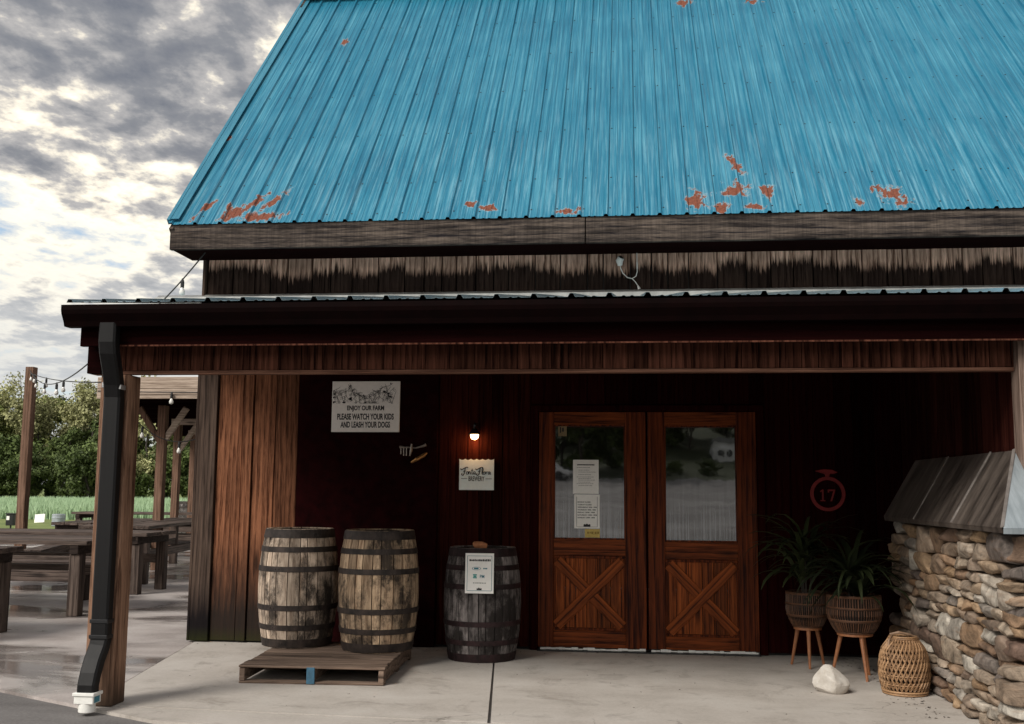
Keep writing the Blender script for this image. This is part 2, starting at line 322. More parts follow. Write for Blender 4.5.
M['mortar'] = plain('mortar', (.022, .015, .012), .95)
M['white_rock'] = ground_mat('white_rock', [(.3, (.24, .18, .14)), (.44, (.47, .43, .38)), (.7, (.62, .59, .55))], .75, 9, .02, 60)

# ------------------------------------------------------------------ helpers
class MB:
    def __init__(s): s.v = []; s.f = []
    def add(s, vs, fs):
        k = len(s.v); s.v += [tuple(p) for p in vs]; s.f += [tuple(i + k for i in q) for q in fs]
    def box(s, x0, x1, y0, y1, z0, z1, jit=0):
        j = lambda: random.uniform(-jit, jit)
        v = [(x + j(), y + j(), z + j()) for z in (z0, z1) for y in (y0, y1) for x in (x0, x1)]
        s.add(v, [(0, 2, 3, 1), (4, 5, 7, 6), (0, 1, 5, 4), (1, 3, 7, 5), (3, 2, 6, 7), (2, 0, 4, 6)]); return s
    def bar(s, a, b, w, h, upv=(0, 0, 1)):
        a, b = Vector(a), Vector(b); d = (b - a).normalized(); u = Vector(upv)
        r = d.cross(u).normalized(); u = r.cross(d)
        v = [p + r * sx_ * w / 2 + u * sz * h / 2 for p in (a, b) for sz in (-1, 1) for sx_ in (-1, 1)]
        s.add(v, [(0, 1, 3, 2), (4, 6, 7, 5), (0, 4, 5, 1), (1, 5, 7, 3), (3, 7, 6, 2), (2, 6, 4, 0)]); return s
    def tube(s, pts, r, n=8, cap=True):
        pts = [Vector(p) for p in pts]; k = len(pts); vs = []; fs = []
        ref = Vector((0, 0, 1))
        for i, p in enumerate(pts):
            d = (pts[min(i + 1, k - 1)] - pts[max(i - 1, 0)]).normalized()
            if abs(d.dot(ref)) > .95: ref = Vector((1, 0, 0)) if abs(d.x) < .9 else Vector((0, 1, 0))
            a = d.cross(ref).normalized(); c = d.cross(a)
            rr = r[i] if isinstance(r, (list, tuple)) else r
            vs += [p + (a * cos(2 * pi * j / n) + c * sin(2 * pi * j / n)) * rr for j in range(n)]
        for i in range(k - 1):
            for j in range(n): fs.append((i * n + j, i * n + (j + 1) % n, (i + 1) * n + (j + 1) % n, (i + 1) * n + j))
        if cap: fs += [tuple(range(n))[::-1], tuple((k - 1) * n + j for j in range(n))]
        s.add(vs, fs); return s
    def lathe(s, prof, n=32, c=(0, 0, 0), a0=0, a1=2 * pi, closed=True):
        vs = []; fs = []; k = len(prof); m = n if closed else n + 1
        for j in range(m):
            a = a0 + (a1 - a0) * j / n
            vs += [(c[0] + r * cos(a), c[1] + r * sin(a), c[2] + z) for r, z in prof]
        for j in range(n):
            for i in range(k - 1):
                j2 = (j + 1) % m
                fs.append((j * k + i, j2 * k + i, j2 * k + i + 1, j * k + i + 1))
        s.add(vs, fs); return s
    def prism(s, poly, y0, y1):        # polygon in x,z pushed from y0 to y1
        n = len(poly); vs = [(x, y0, z) for x, z in poly] + [(x, y1, z) for x, z in poly]
        s.add(vs, [tuple(range(n)), tuple(range(n, 2 * n))[::-1]] + [(i, i + n, (i + 1) % n + n, (i + 1) % n) for i in range(n)]); return s
    def sheet(s, poly, z0, z1):        # polygon in x,y with thickness
        n = len(poly); vs = [(x, y, z1) for x, y in poly] + [(x, y, z0) for x, y in poly]
        s.add(vs, [tuple(range(n)), tuple(range(n, 2 * n))[::-1]] + [(i, i + n, (i + 1) % n + n, (i + 1) % n) for i in range(n)]); return s
    def build(s, name, m, parent=None, bevel=0, smooth=False, fix=True):
        me = bpy.data.meshes.new(name); me.from_pydata(s.v, [], s.f); me.materials.append(m)
        if fix:
            bm = bmesh.new(); bm.from_mesh(me); bmesh.ops.recalc_face_normals(bm, faces=bm.faces); bm.to_mesh(me); bm.free()
        if smooth:
            for p in me.polygons: p.use_smooth = True
        return link(name, me, parent, bevel)
def link(name, me, parent=None, bevel=0):
    o = bpy.data.objects.new(name, me); COL.objects.link(o); o.parent = parent
    if bevel:
        b = o.modifiers.new('bevel', 'BEVEL'); b.width = bevel; b.segments = 1; b.limit_method = 'ANGLE'; b.angle_limit = R(50)
    return o
def tag(o, label, cat, group=None):
    o['label'] = label; o['category'] = cat
    if group: o['group'] = group
    return o
def thing(name, loc, label, cat, group=None, rz=0):
    o = bpy.data.objects.new(name, None); COL.objects.link(o); o.location = loc; o.rotation_euler = (0, 0, rz); o.empty_display_size = .2
    return tag(o, label, cat, group)
def structure(o): o['kind'] = 'structure'; return o
def text_into(mb, s, cx_, cz_, w, h, y, depth=.0012, bold=.0, shear=0., spacing=1.):
    """lettering facing -Y, centred at (cx,cz), fitted to w x h, added to a mesh builder"""
    cu = bpy.data.curves.new('lettering', 'FONT'); cu.body = s; cu.offset = bold; cu.shear = shear; cu.space_character = spacing; cu.resolution_u = 3
    ob = bpy.data.objects.new('lettering', cu); COL.objects.link(ob)
    dg = bpy.context.evaluated_depsgraph_get(); dg.update()
    me = bpy.data.meshes.new_from_object(ob.evaluated_get(dg))
    vs = [q.co.copy() for q in me.vertices]; fs = [tuple(p.vertices) for p in me.polygons]
    bpy.data.objects.remove(ob); bpy.data.curves.remove(cu); bpy.data.meshes.remove(me)
    x0, x1 = min(q.x for q in vs), max(q.x for q in vs); z0, z1 = min(q.y for q in vs), max(q.y for q in vs)
    sx_, sz_ = w / (x1 - x0), h / (z1 - z0)
    mb.add([(cx_ + (q.x - (x0 + x1) / 2) * sx_, y - depth, cz_ + (q.y - (z0 + z1) / 2) * sz_) for q in vs], fs)

# ------------------------------------------------------------------ setting: ground, lot, slabs, hill
WY = 9.305            # plane of the barn's front wall
structure(MB().sheet([(-900, 22), (900, 22), (900, 2500), (-900, 2500)], -.4, -.035).build('ground', M['turf']))
def lotz(y): return -.02 if y > -12 else -.02 + (-12 - y) * .041
mb = MB(); ys = [26, 6, -12, -30, -50, -72]
for a, b in zip(ys[:-1], ys[1:]):
    mb.add([(-140, a, lotz(a)), (140, a, lotz(a)), (140, b, lotz(b)), (-140, b, lotz(b))], [(0, 1, 2, 3)])
structure(mb.build('gravel_lot', M['lot']))
mb = MB(); nx, ny = 30, 14
for j in range(ny + 1):
    for i in range(nx + 1):
        x = -150 + 300 * i / nx; y = -71.5 - 110 * j / ny; d = -71.5 - y
        mb.v.append((x, y, lotz(-71.5) + .02 + .085 * d + .0016 * d * d + 1.5 * mnoise.noise(Vector((x * .03, y * .03, 0))) * min(1, d / 20)))
for j in range(ny):
    for i in range(nx):
        k = j * (nx + 1) + i; mb.f.append((k, k + 1, k + nx + 2, k + nx + 1))
structure(mb.build('hill', ground_mat('forest_floor', [(.3, (.015, .022, .007)), (.5, (.03, .04, .012)), (.7, (.06, .07, .02))], .95, .6, .05, 12), smooth=True))
# patio: wet concrete bays with saw joints
mb = MB(); g = .006
xs = [-26, -20.5, -15, -11.2, -7.6]; yb = [6.95, 10.4, 13.9, 17.6, 21.3, 25.0]
for a, b in zip(yb[:-1], yb[1:]):
    for x0, x1 in zip(xs[:-1], xs[1:]):
        mb.sheet([(x0 + g, a + g), (x1 - g, a + g), (x1 - g, b - g), (x0 + g, b - g)], -.1, 0)
def jx(y): return -3.545 - (y - 7.33) * .1686     # the joint between porch slab and patio, post to wall corner
mb.sheet([(-7.6 + g, 8.2), (-7.6 + g, 6.95), (-4.26, 6.95), (-3.46, 6.52), (jx(6.53) - g, 6.53), (jx(10.4) - g, 10.4 - g), (-7.6 + g, 10.4 - g)], -.1, 0)
for a, b in zip(yb[1:-1], yb[2:]): mb.sheet([(-7.6 + g, a + g), (-3.6, a + g), (-3.6, b - g), (-7.6 + g, b - g)], -.1, 0)
structure(mb.build('patio', M['patio']))
def cjx(y): return -.833 - (y - 6.478) * .1154
mb = MB()
mb.sheet([(jx(6.545) + g, 6.545), (cjx(6.48) - g, 6.40), (cjx(9.5) - g, 9.5), (jx(9.5) + g, 9.5)], -.1, .004)
mb.sheet([(cjx(6.40) + g, 6.395), (2.6, 6.2), (2.6, 9.5), (cjx(9.5) + g, 9.5)], -.1, .004)
mb.sheet([(jx(6.53) + g, 6.53), (-3.46, 6.51), (-2.8, 6.17), (-1, 5.95), (2.6, 5.75), (2.6, 6.188), (cjx(6.4), 6.388), ], -.1, 0)
structure(mb.build('porch_slab', M['slab']))
structure(MB().box(-20, -4.6, 25.3, 25.65, -.1, .16).build('patio_kerb', M['kerb'], bevel=.01))

# ------------------------------------------------------------------ barn
barn = thing('barn', (0, 0, 0), 'weathered wooden barn with a peeling blue metal roof, deep front porch and glazed double doors', 'barn')
def planks(x0, x1, y0, y1, z0, z1, w, jw=.3, gap=.003, jy=.004, jz=0):
    mb = MB(); x = x0
    while x < x1 - .01:
        ww = min(w * random.uniform(1 - jw, 1 + jw), x1 - x)
        if x1 - x - ww < .05: ww = x1 - x
        mb.box(x + gap / 2, x + ww - gap / 2, y0 + random.uniform(-jy, jy), y1, z0 + random.uniform(-jz, jz), z1); x += ww
    return mb
# solid core behind the cladding
core = MB().box(-3.88, -.84, WY + .06, WY + .2, 0, 3.95).box(1.14, 9, WY + .06, WY + .2, 0, 3.95).box(-.84, 1.14, WY + .06, WY + .2, 2.12, 3.95)
core.build('wall_core', M['black'], barn)
XE, XW = 9.0, -3.916
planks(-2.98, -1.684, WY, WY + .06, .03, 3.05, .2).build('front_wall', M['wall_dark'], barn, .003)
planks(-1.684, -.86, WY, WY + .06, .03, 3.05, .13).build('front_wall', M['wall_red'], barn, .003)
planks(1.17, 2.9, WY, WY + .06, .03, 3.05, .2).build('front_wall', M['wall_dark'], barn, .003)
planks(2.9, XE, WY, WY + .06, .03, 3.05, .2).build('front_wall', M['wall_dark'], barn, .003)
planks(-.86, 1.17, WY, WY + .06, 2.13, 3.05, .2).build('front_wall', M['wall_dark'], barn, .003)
mb = MB()
for a, b, dy in ((-3.738, -3.508, 0), (-3.499, -3.409, -.014), (-3.399, -3.199, .004), (-3.189, -2.984, -.008)):
    mb.box(a, b, WY + dy, WY + .06, .02, 3.05)
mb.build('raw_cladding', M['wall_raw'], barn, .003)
mb = MB(); mb.box(XW, -3.745, WY - .03, WY + .06, .015, 3.05); mb.box(XW - .028, XW - .003, WY - .025, WY + .14, .015, 3.9)
mb.build('corner_board', M['wall_grey'], barn, .004)
planks(-3.90, XE, WY, WY + .06, 3.06, 3.95, .2, .35, .010, .009).build('upper_siding', M['siding_up'], barn, .004)
# side and rear walls, gable
BY = 15.6
mb = MB(); y = WY + .15
while y < BY - .05:
    w = min(random.uniform(.18, .28), BY - y); zt = 3.9 + min(y + w / 2 - WY, BY - y - w / 2) * 1.05
    mb.box(XW, XW + .05, y + .002, y + w - .002, .02, zt); y += w
mb.build('side_wall', M['wall_grey'], barn)
MB().box(XW, XE, BY - .05, BY, 0, 3.9).build('rear_wall', M['wall_grey'], barn)
MB().box(XE - .05, XE, WY + .2, BY - .05, 0, 3.9).build('side_wall', M['wall_grey'], barn)
# dark board on the wall behind the barrels
MB().box(-2.975, -1.69, WY - .03, WY - .005, .012, 2.55).build('wall_panel', M['panel'], barn, .004)

# main roof: ribbed sheets, ribs every 9 inches, built flat then tilted
def rib_profile(x0, x1, pitch=.2286, hgt=.022):
    pts = []; k = 0; x = x0
    while x < x1:
        pts += [(x, 0), (x + .012, hgt), (x + .034, hgt), (x + .046, 0)]
        for q in (.095, .145): pts += [(x + q, 0), (x + q + .008, .005), (x + q + .018, .005), (x + q + .026, 0)]
        x += pitch
    pts.append((x, 0)); return pts
TH = R(47); SL = 5.28
def slope_sheet(x0, x1, rows, name, m, loc, rot, parent, hgt=.022):
    pr = rib_profile(x0, x1, hgt=hgt); n = len(pr); mb = MB()
    for s_ in rows: mb.v += [(x, s_, z) for x, z in pr]
    for j in range(len(rows) - 1):
        for i in range(n - 1): mb.f.append((j * n + i, j * n + i + 1, (j + 1) * n + i + 1, (j + 1) * n + i))
    o = mb.build(name, m, parent, fix=False); o.location = loc; o.rotation_euler = rot
    sm = o.modifiers.new('gauge', 'SOLIDIFY'); sm.thickness = .0015; sm.offset = -1; return o
EY, EZ = 8.834, 3.725
roof = slope_sheet(-4.09, 9.4, [-.02, SL / 2, SL], 'main_roof', M['roof'], (0, EY, EZ), (TH, 0, 0), barn)
back = slope_sheet(-4.09, 9.4, [-.02, SL], 'rear_roof', M['roof'], (0, EY + 2 * SL * cos(TH), EZ), (pi - TH, 0, 0), barn)
mb = MB(); nroof = len(roof.data.polygons)      # screw heads down the ribs, in the sheet's own mesh
mb.add([v_.co for v_ in roof.data.vertices], [tuple(p.vertices) for p in roof.data.polygons])
for s_ in (.10, .62, 1.55, 2.45, 3.35, 4.25, 5.05):
    x = -4.09 + .06
    while x < 9.3:
        px, ps = x + random.uniform(-.004, .004), s_ + random.uniform(-.012, .012)
        mb.lathe([(.0075, 0.0), (.0075, .003), (.0, .0055)], 6, (px, ps, .0005)); x += .2286
me = bpy.data.meshes.new('main_roof'); me.from_pydata(mb.v, [], mb.f); me.materials.append(M['roof']); me.materials.append(M['black'])
for p in me.polygons[nroof:]: p.material_index = 1
roof.data = me
rg = MB().bar((-4.1, EY + SL * cos(TH), EZ + SL * sin(TH) + .03), (9.4, EY + SL * cos(TH), EZ + SL * sin(TH) + .03), .34, .05)
rg.build('ridge_cap', plain('ridge_brown', (.05, .025, .018), .6), barn, .01)
tr = MB().bar((-4.085, EY - .01, EZ + .012), (-4.085, EY + SL * cos(TH), EZ + SL * sin(TH) + .012), .03, .05).bar((-4.05, EY - .01, EZ + .038), (-4.05, EY + SL * cos(TH), EZ + SL * sin(TH) + .038), .11, .006, (0, -sin(TH), cos(TH)))
tr.build('rake_trim', tin_mat('rake_tin', (.012, .13, .21), (.05, .22, .31), .45, (20, 1, 1), .0), barn)
# rake boards and soffits
mb = MB().bar((-4.06, EY + .05, EZ - .12), (-4.06, EY + SL * cos(TH), EZ + SL * sin(TH) - .1), .04, .2)
mb.build('rake_board', M['fascia'], barn, .003)
MB().box(-4.075, -.36, EY, EY + .045, 3.485, 3.713, .0).build('fascia_board', M['fascia'], barn, .004)
MB().box(-.352, 9.3, EY + .002, EY + .047, 3.483, 3.713).build('fascia_board', M['fascia'], barn, .004)
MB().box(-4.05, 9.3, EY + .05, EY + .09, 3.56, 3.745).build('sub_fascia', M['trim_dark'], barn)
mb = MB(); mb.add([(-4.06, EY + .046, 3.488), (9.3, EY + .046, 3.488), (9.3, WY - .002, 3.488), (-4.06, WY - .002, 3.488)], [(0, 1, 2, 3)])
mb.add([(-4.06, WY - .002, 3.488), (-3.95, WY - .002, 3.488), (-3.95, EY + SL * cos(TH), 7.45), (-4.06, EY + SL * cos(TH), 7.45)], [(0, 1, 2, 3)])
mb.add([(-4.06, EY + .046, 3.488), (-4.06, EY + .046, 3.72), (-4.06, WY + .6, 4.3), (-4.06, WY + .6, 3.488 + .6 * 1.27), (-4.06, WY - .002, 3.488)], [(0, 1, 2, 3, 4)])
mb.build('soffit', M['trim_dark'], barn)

# porch roof: ribbed tin, its left edge splayed
PY, PZ = 6.27, 2.535
ang = math.atan2(3.085 - PZ, WY - PY); PL = (WY - PY) / cos(ang)
pr = rib_profile(-3.56, 6.0); mb = MB(); n = len(pr)
for s_ in (0, PL):
    for x, z in pr: mb.v.append((x - (.78 * s_ / PL if x < -3.3 else max(0, .78 * (1 - (x + 3.3) / 2.2)) * s_ / PL), s_, z))
for i in range(n - 1): mb.f.append((i, i + 1, n + i + 1, n + i))
o = mb.build('porch_roof', M['porch_tin'], barn, fix=False); o.location = (0, PY, PZ); o.rotation_euler = (ang, 0, 0)
o.modifiers.new('gauge', 'SOLIDIFY').thickness = .0015
mb = MB().box(-4.37, 6, WY - .09, WY - .06, 3.075, 3.125); mb.add([(-4.37, WY - .06, 3.125), (6, WY - .06, 3.125), (6, WY - .004, 3.16), (-4.37, WY - .004, 3.16)], [(0, 1, 2, 3)])
mb.build('flashing', M['tin'], barn)
mb = MB(); mb.add([(-3.56, PY + .08, PZ - .06), (6, PY + .08, PZ - .06), (6, WY - .01, 3.0), (-4.3, WY - .01, 3.0)], [(0, 1, 2, 3)])
mb.build('porch_ceiling', M['wall_dark'], barn)
mb = MB()
for x in [-3.3 + .61 * k for k in range(15)]: mb.bar((x, PY + .12, PZ - .13), (x, WY - .01, 2.93), .04, .13)
mb.build('porch_rafters', M['trim_dark'], barn)
# gutter: ogee profile run along the eave, closed at the end
gp = [(0, 0), (-.075, 0), (-.088, .03), (-.118, .075), (-.125, .10), (-.125, .132), (-.115, .132), (-.113, .10), (-.105, .078), (-.078, .035), (-.07, .008), (-.006, .008), (-.006, .128), (0, .128)]
mb = MB(); n = len(gp); gy, gz = 6.335, 2.378
for x in (-3.552, 6.0): mb.v += [(x, gy + a, gz + b) for a, b in gp]
mb.f = [(i, (i + 1) % n, n + (i + 1) % n, n + i) for i in range(n)] + [tuple(range(n))]
mb.add([(-3.553, gy + a, gz + b) for a, b in [gp[i] for i in (0, 1, 2, 3, 4, 5)] + [(0, .132)]], [tuple(range(7))])
mb.add([(-3.560, gy + a, gz + b) for a, b in [gp[i] for i in (0, 1, 2, 3, 4, 5)] + [(0, .132)]], [tuple(range(7))])
mb.build('gutter', M['gutter'], barn)
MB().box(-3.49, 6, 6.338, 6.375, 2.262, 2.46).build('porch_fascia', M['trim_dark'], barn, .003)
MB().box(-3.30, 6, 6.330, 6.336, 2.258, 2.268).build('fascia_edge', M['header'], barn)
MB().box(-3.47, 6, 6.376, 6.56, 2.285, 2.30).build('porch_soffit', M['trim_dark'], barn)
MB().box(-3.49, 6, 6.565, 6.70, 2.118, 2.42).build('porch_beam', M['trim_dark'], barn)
planks(-3.40, 6.0, 6.52, 6.56, 2.125, 2.285, .13, .3, .004, .002).build('header_cladding', M['header'], barn, .002)
MB().box(-3.49, 2.283, 6.50, 6.56, 2.098, 2.121).box(2.434, 6, 6.50, 6.56, 2.098, 2.121).build('header_trim', M['trim_warm'], barn, .002)
MB().box(-3.50, -3.402, 6.46, 6.60, 2.10, 2.284).build('beam_end', M['trim_dark'], barn, .004)
# porch posts
MB().box(-3.412, -3.221, 6.485, 6.655, .004, 2.095).build('porch_post', M['post'], barn, .006)
MB().box(2.287, 2.432, 6.43, 6.575, .004, 2.284).build('porch_post', wood('post_grey', (.07, .045, .035), (.26, .19, .155), 'Z', .8, .1, .2), barn, .006)
MB().box(5.6, 5.745, 6.43, 6.575, .004, 2.284).build('porch_post', M['post'], barn, .006)
# downspout with elbows, straps and drain adapter
def rect_sweep(pts, w, d):
    mb = MB(); k = len(pts); n = 8
    cs = [(-w / 2, -d / 2 + .012), (-w / 2 + .012, -d / 2), (w / 2 - .012, -d / 2), (w / 2, -d / 2 + .012), (w / 2, d / 2 - .012), (w / 2 - .012, d / 2), (-w / 2 + .012, d / 2), (-w / 2, d / 2 - .012)]
    P = [Vector(p) for p in pts]
    for i, p in enumerate(P):
        t = (P[min(i + 1, k - 1)] - P[max(i - 1, 0)]).normalized(); a = Vector((1, 0, 0)); a = (a - t * a.dot(t)).normalized(); b = t.cross(a)
        if b.y < 0: b = -b
        mb.v += [tuple(p + a * u + b * v_) for u, v_ in cs]
    for i in range(k - 1):
        for j in range(n): mb.f.append((i * n + j, i * n + (j + 1) % n, (i + 1) * n + (j + 1) % n, (i + 1) * n + j))
    mb.f += [tuple(range(n)), tuple((k - 1) * n + j for j in range(n))]; return mb
DX, DY = -3.290, 6.435
ds = rect_sweep([(-3.268, 6.285, 2.40), (-3.268, 6.285, 2.28), (-3.268, 6.30, 2.22), (-3.276, 6.36, 2.12), (-3.285, 6.41, 2.03), (DX, DY, 1.94), (DX, DY, .42), (DX - .002, DY - .01, .38), (DX - .012, DY - .045, .30), (DX - .012, DY - .085, .22), (DX - .012, DY - .105, .16), (DX - .012, DY - .105, .07)], .112, .08).build('downspout', M['downspout'], barn)
for z in (.535, .44): MB().box(DX - .060, DX + .060, DY - .044, DY + .04, z - .012, z + .012).build('strap', M['black'], ds, .003)
zinc = plain('zinc', (.4, .4, .4), .4, .7)
MB().box(DX - .064, DX - .034, DY - .05, DY + .02, 2.0, 2.035).build('clip', zinc, ds, .003); MB().box(DX + .03, DX + .066, DY - .05, DY + .02, 1.99, 2.02).build('clip', zinc, ds, .003)
ax, ay = DX - .012, DY - .105
mb = MB().box(ax - .062, ax + .062, ay - .05, ay + .05, .055, .118).box(ax - .070, ax + .070, ay - .058, ay + .058, .102, .122); mb.lathe([(0, .0), (.05, .0), (.05, .06), (0, .06)], 28, (ax, ay, .002))
ad = mb.build('drain_adapter', M['pvc'], ds, .003)
MB().box(ax + .0622, ax + .064, ay - .035, ay + .03, .062, .098).build('printed_mark', M['ink_blue'], ad)

# double doors
def door(x0, x1, gl, pan, hinge_left):
    zt = 2.065; zb = .035; y = WY
    d = MB().box(x0, gl[0], y - .012, y + .035, zb, zt).box(gl[1], x1, y - .012, y + .035, zb, zt).build('door', M['door'], barn, .003)
    for za, zb_ in ((gl[3], zt), (pan[3] + .03, gl[2]), (zb, pan[2] - .025)): MB().box(gl[0] + .001, gl[1] - .001, y - .010, y + .033, za, zb_).build('rail', M['door_x'], d, .003)
    pl = planks(gl[0] - .01, gl[1] + .01, y + .012, y + .03, pan[2] - .03, pan[3] + .035, .105, .15, .004, .001); pl.build('panel', M['door_panel'], d, .002)
    fx0, fx1, fz0, fz1 = pan
    a = (gl[0] + .03, gl[1] - .03, pan[2] + .012, pan[3] - .012)
    def brace(p, q, dy):
        L_ = math.hypot(q[0] - p[0], q[1] - p[1]); an = math.atan2(q[1] - p[1], q[0] - p[0])
        b_ = MB().box(-L_ / 2, L_ / 2, -.010, .010, -.047, .047).build('cross_brace', M['door_flat'], d, .003)
        b_.location = ((p[0] + q[0]) / 2, y + dy, (p[1] + q[1]) / 2); b_.rotation_euler = (0, -an, 0)
    mx, mz = (a[0] + a[1]) / 2, (a[2] + a[3]) / 2; vx, vz = (a[1] - a[0]), (a[3] - a[2]); ln = math.hypot(vx, vz); vx, vz = vx / ln * .043, vz / ln * .043
    brace((a[0], a[2]), (a[1], a[3]), .001); brace((a[0], a[3]), (mx - vx, mz + vz), .004); brace((mx + vx, mz - vz), (a[1], a[2]), .004)
    mb = MB().box(gl[0], gl[1], y - .004, y + .012, pan[2] - .026, pan[2] - .004).box(gl[0], gl[1], y - .004, y + .012, pan[3] + .006, pan[3] + .028)
    mb.box(gl[0] + .001, gl[0] + .018, y - .003, y + .012, pan[2] - .003, pan[3] + .005).box(gl[1] - .018, gl[1] - .001, y - .003, y + .012, pan[2] - .003, pan[3] + .005)
    mb.build('panel_moulding', M['door'], d, .003)
    MB().box(gl[0] - .005, gl[1] + .005, y + .012, y + .018, gl[2] - .005, gl[3] + .005).build('glass_pane', M['glass'], d)
    mb = MB().box(gl[0], gl[0] + .012, y - .006, y + .0115, gl[2], gl[3]).box(gl[1] - .012, gl[1], y - .006, y + .0115, gl[2], gl[3]).box(gl[0] + .012, gl[1] - .012, y - .006, y + .0115, gl[2], gl[2] + .012).box(gl[0] + .012, gl[1] - .012, y - .006, y + .0115, gl[3] - .012, gl[3])
    mb.build('glazing_bead', M['door'], d)
    mb = MB(); x = x0 + .02
    while x < x1 - .03:
        w = random.uniform(.02, .07); mb.box(x, min(x + w - .001, x1 - .01), y - .016, y - .0125, .014 + random.uniform(0, .004), .034 + random.uniform(-.008, .004)); x += w
    mb.build('weather_strip', M['pvc'], d)
    return d
door(-.785, .150, (-.653, -.027, .955, 1.952), (0, 0, .205, .785), True)
door(.168, 1.097, (.312, .931, .945, 1.945), (0, 0, .17, .765), False)
mb = MB().box(-.857, -.79, WY - .02, WY + .06, .01, 2.125).box(1.102, 1.167, WY - .02, WY + .06, .01, 2.125).box(-.79, 1.102, WY - .02, WY + .06, 2.07, 2.125).box(.152, .166, WY + .02, WY + .05, .02, 2.069)
mb.build('door_frame', M['wall_dark'], barn, .003)
MB().box(-.79, 1.102, WY - .06, WY + .06, .004, .013).build('threshold', M['black'], barn)
# porch end wall above the stone oven
mb = MB(); y = 6.60
while y < WY - .05:
    w = min(random.uniform(.16, .24), WY - .01 - y); mb.box(2.312 + random.uniform(0, .006), 2.36, y + .003, y + w - .003, .05, min(2.93, PZ + (y - PY) * math.tan(ang) - .06)); y += w
mb.build('end_wall', wood('end_wall', (.008, .0013, .0012), (.03, .008, .0055), 'Z', .85, .5, .06), barn, .003)

# ------------------------------------------------------------------ stone oven base with tin cap
oven = thing('stone_wall', (2.085, 6.14, 0), 'dry-stacked fieldstone wall with a sloping tin cap at the right end of the porch', 'stone wall')
def stone(mb, c, dims, nrm, tilt=0., rough=1.):
    """one flat-faced, chipped stone: c centre, dims = (along, out, up), nrm 'x' face looks to -X, 'y' face looks to -Y"""
    seed = Vector((random.random() * 90, random.random() * 90, random.random() * 90))
    bm = bmesh.new(); bmesh.ops.create_cube(bm, size=2); bmesh.ops.subdivide_edges(bm, edges=bm.edges[:], cuts=7, use_grid_fill=True)
    e = random.uniform(6, 14); sk = random.uniform(-.16, .16); sk2 = random.uniform(-.12, .12); fx, fz = random.uniform(-.16, .16), random.uniform(-.12, .12)
    chops = []
    for _ in range(7):      # broken corners, cut across the face
        a = random.uniform(0, 2 * pi); chops.append((Vector((cos(a), random.uniform(-.25, .25), sin(a))).normalized(), random.uniform(.84, 1.12)))
    for _ in range(3):      # shallow spalls on the face itself
        a = random.uniform(0, 2 * pi); chops.append((Vector((.35 * cos(a), -1, .35 * sin(a))).normalized(), random.uniform(.86, 1.0)))
    V = []
    for q in bm.verts:
        p = q.co.copy(); r = (abs(p.x) ** e + abs(p.y) ** e + abs(p.z) ** e) ** (1 / e); p = p / r
        for cn_, cd_ in chops:
            ov = p.dot(cn_) - cd_
            if ov > 0: p = p - cn_ * ov * .95
        p = Vector((p.x + sk * p.z * .5, p.y + fx * p.x * .5 + fz * p.z * .5, p.z * (1 + sk2 * p.x)))
        k = 1 + rough * (.06 * mnoise.noise(p * 1.2 + seed) + .035 * mnoise.noise(p * 3.2 + seed) + .015 * mnoise.noise(p * 8 + seed))
        p = Vector((p.x * dims[0] / 2, p.y * dims[1] / 2, p.z * dims[2] / 2)) * k
        x = p.x * cos(tilt) - p.z * sin(tilt); z = p.x * sin(tilt) + p.z * cos(tilt)
        V.append((c[0] + p.y, c[1] + x, c[2] + z) if nrm == 'x' else (c[0] + x, c[1] + p.y, c[2] + z))
    F = [tuple(v_.index for v_ in f.verts) for f in bm.faces]; bm.free(); mb.add(V, F)
def course(mb, a0, a1, ztop, face):
    z = 0.0; row = 0
    def wave(a, zz): return .030 * mnoise.noise(Vector((a * 1.7, zz * 1.2, 3.3 if face == 'x' else 9.1))) * min(1, zz / .1) * min(1, (ztop - zz) / .1)
    while z < ztop - .03:
        h = random.choice((.06, .075, .09, .11, .14, .17)) * random.uniform(.9, 1.12)
        if ztop - z - h < .06: h = ztop - z
        a = a0 - random.uniform(0, .1); row += 1
        while a < a1:
            w = h * random.uniform(2.0, 4.2) if h < .10 else h * random.uniform(1.3, 2.6)
            w = min(w, .40); out = random.uniform(.19, .21); o = random.uniform(-.018, .014); am = a + w / 2
            zc = z + h / 2 + wave(am, z + h / 2); tl = (wave(am + .1, z + h / 2) - wave(am - .1, z + h / 2)) / .2 + random.uniform(-.03, .03)
            put = lambda aa, zz, ww, hh: stone(mb, (.09 + o, aa, zz) if face == 'x' else (aa, .09 + o, zz), (ww, out, hh), face, tl)
            if h > .12 and random.random() < .55:      # two flat ones stacked instead of one
                f = random.uniform(.38, .62)
                put(am, zc - h / 2 + h * f / 2, w * 1.0, h * f * 1.02); put(am, zc - h / 2 + h * (f + 1) / 2, w * 1.0, h * (1 - f) * 1.02)
            else: put(am, zc, w * 1.0, h * 1.03)
            a += w * .985
        z += h * .985
random.seed(21)
mb = MB(); course(mb, .06, 2.55, 1.15, 'x'); course(mb, .02, 2.4, 1.15, 'y')
mb.build('stones', M['stone'], oven, smooth=True)
MB().box(.11, 2.4, .11, 2.6, 0, 1.16).build('mortar_bed', M['mortar'], oven)
zc0, zc1 = 1.185, 1.63
B0 = [(-.07, -.42 + .34, zc0), (-.07, 2.79, zc0)]
xf = -.055; yf = -.08
capm = MB(); cuts = [yf + .02, .86, 1.75, 2.62]
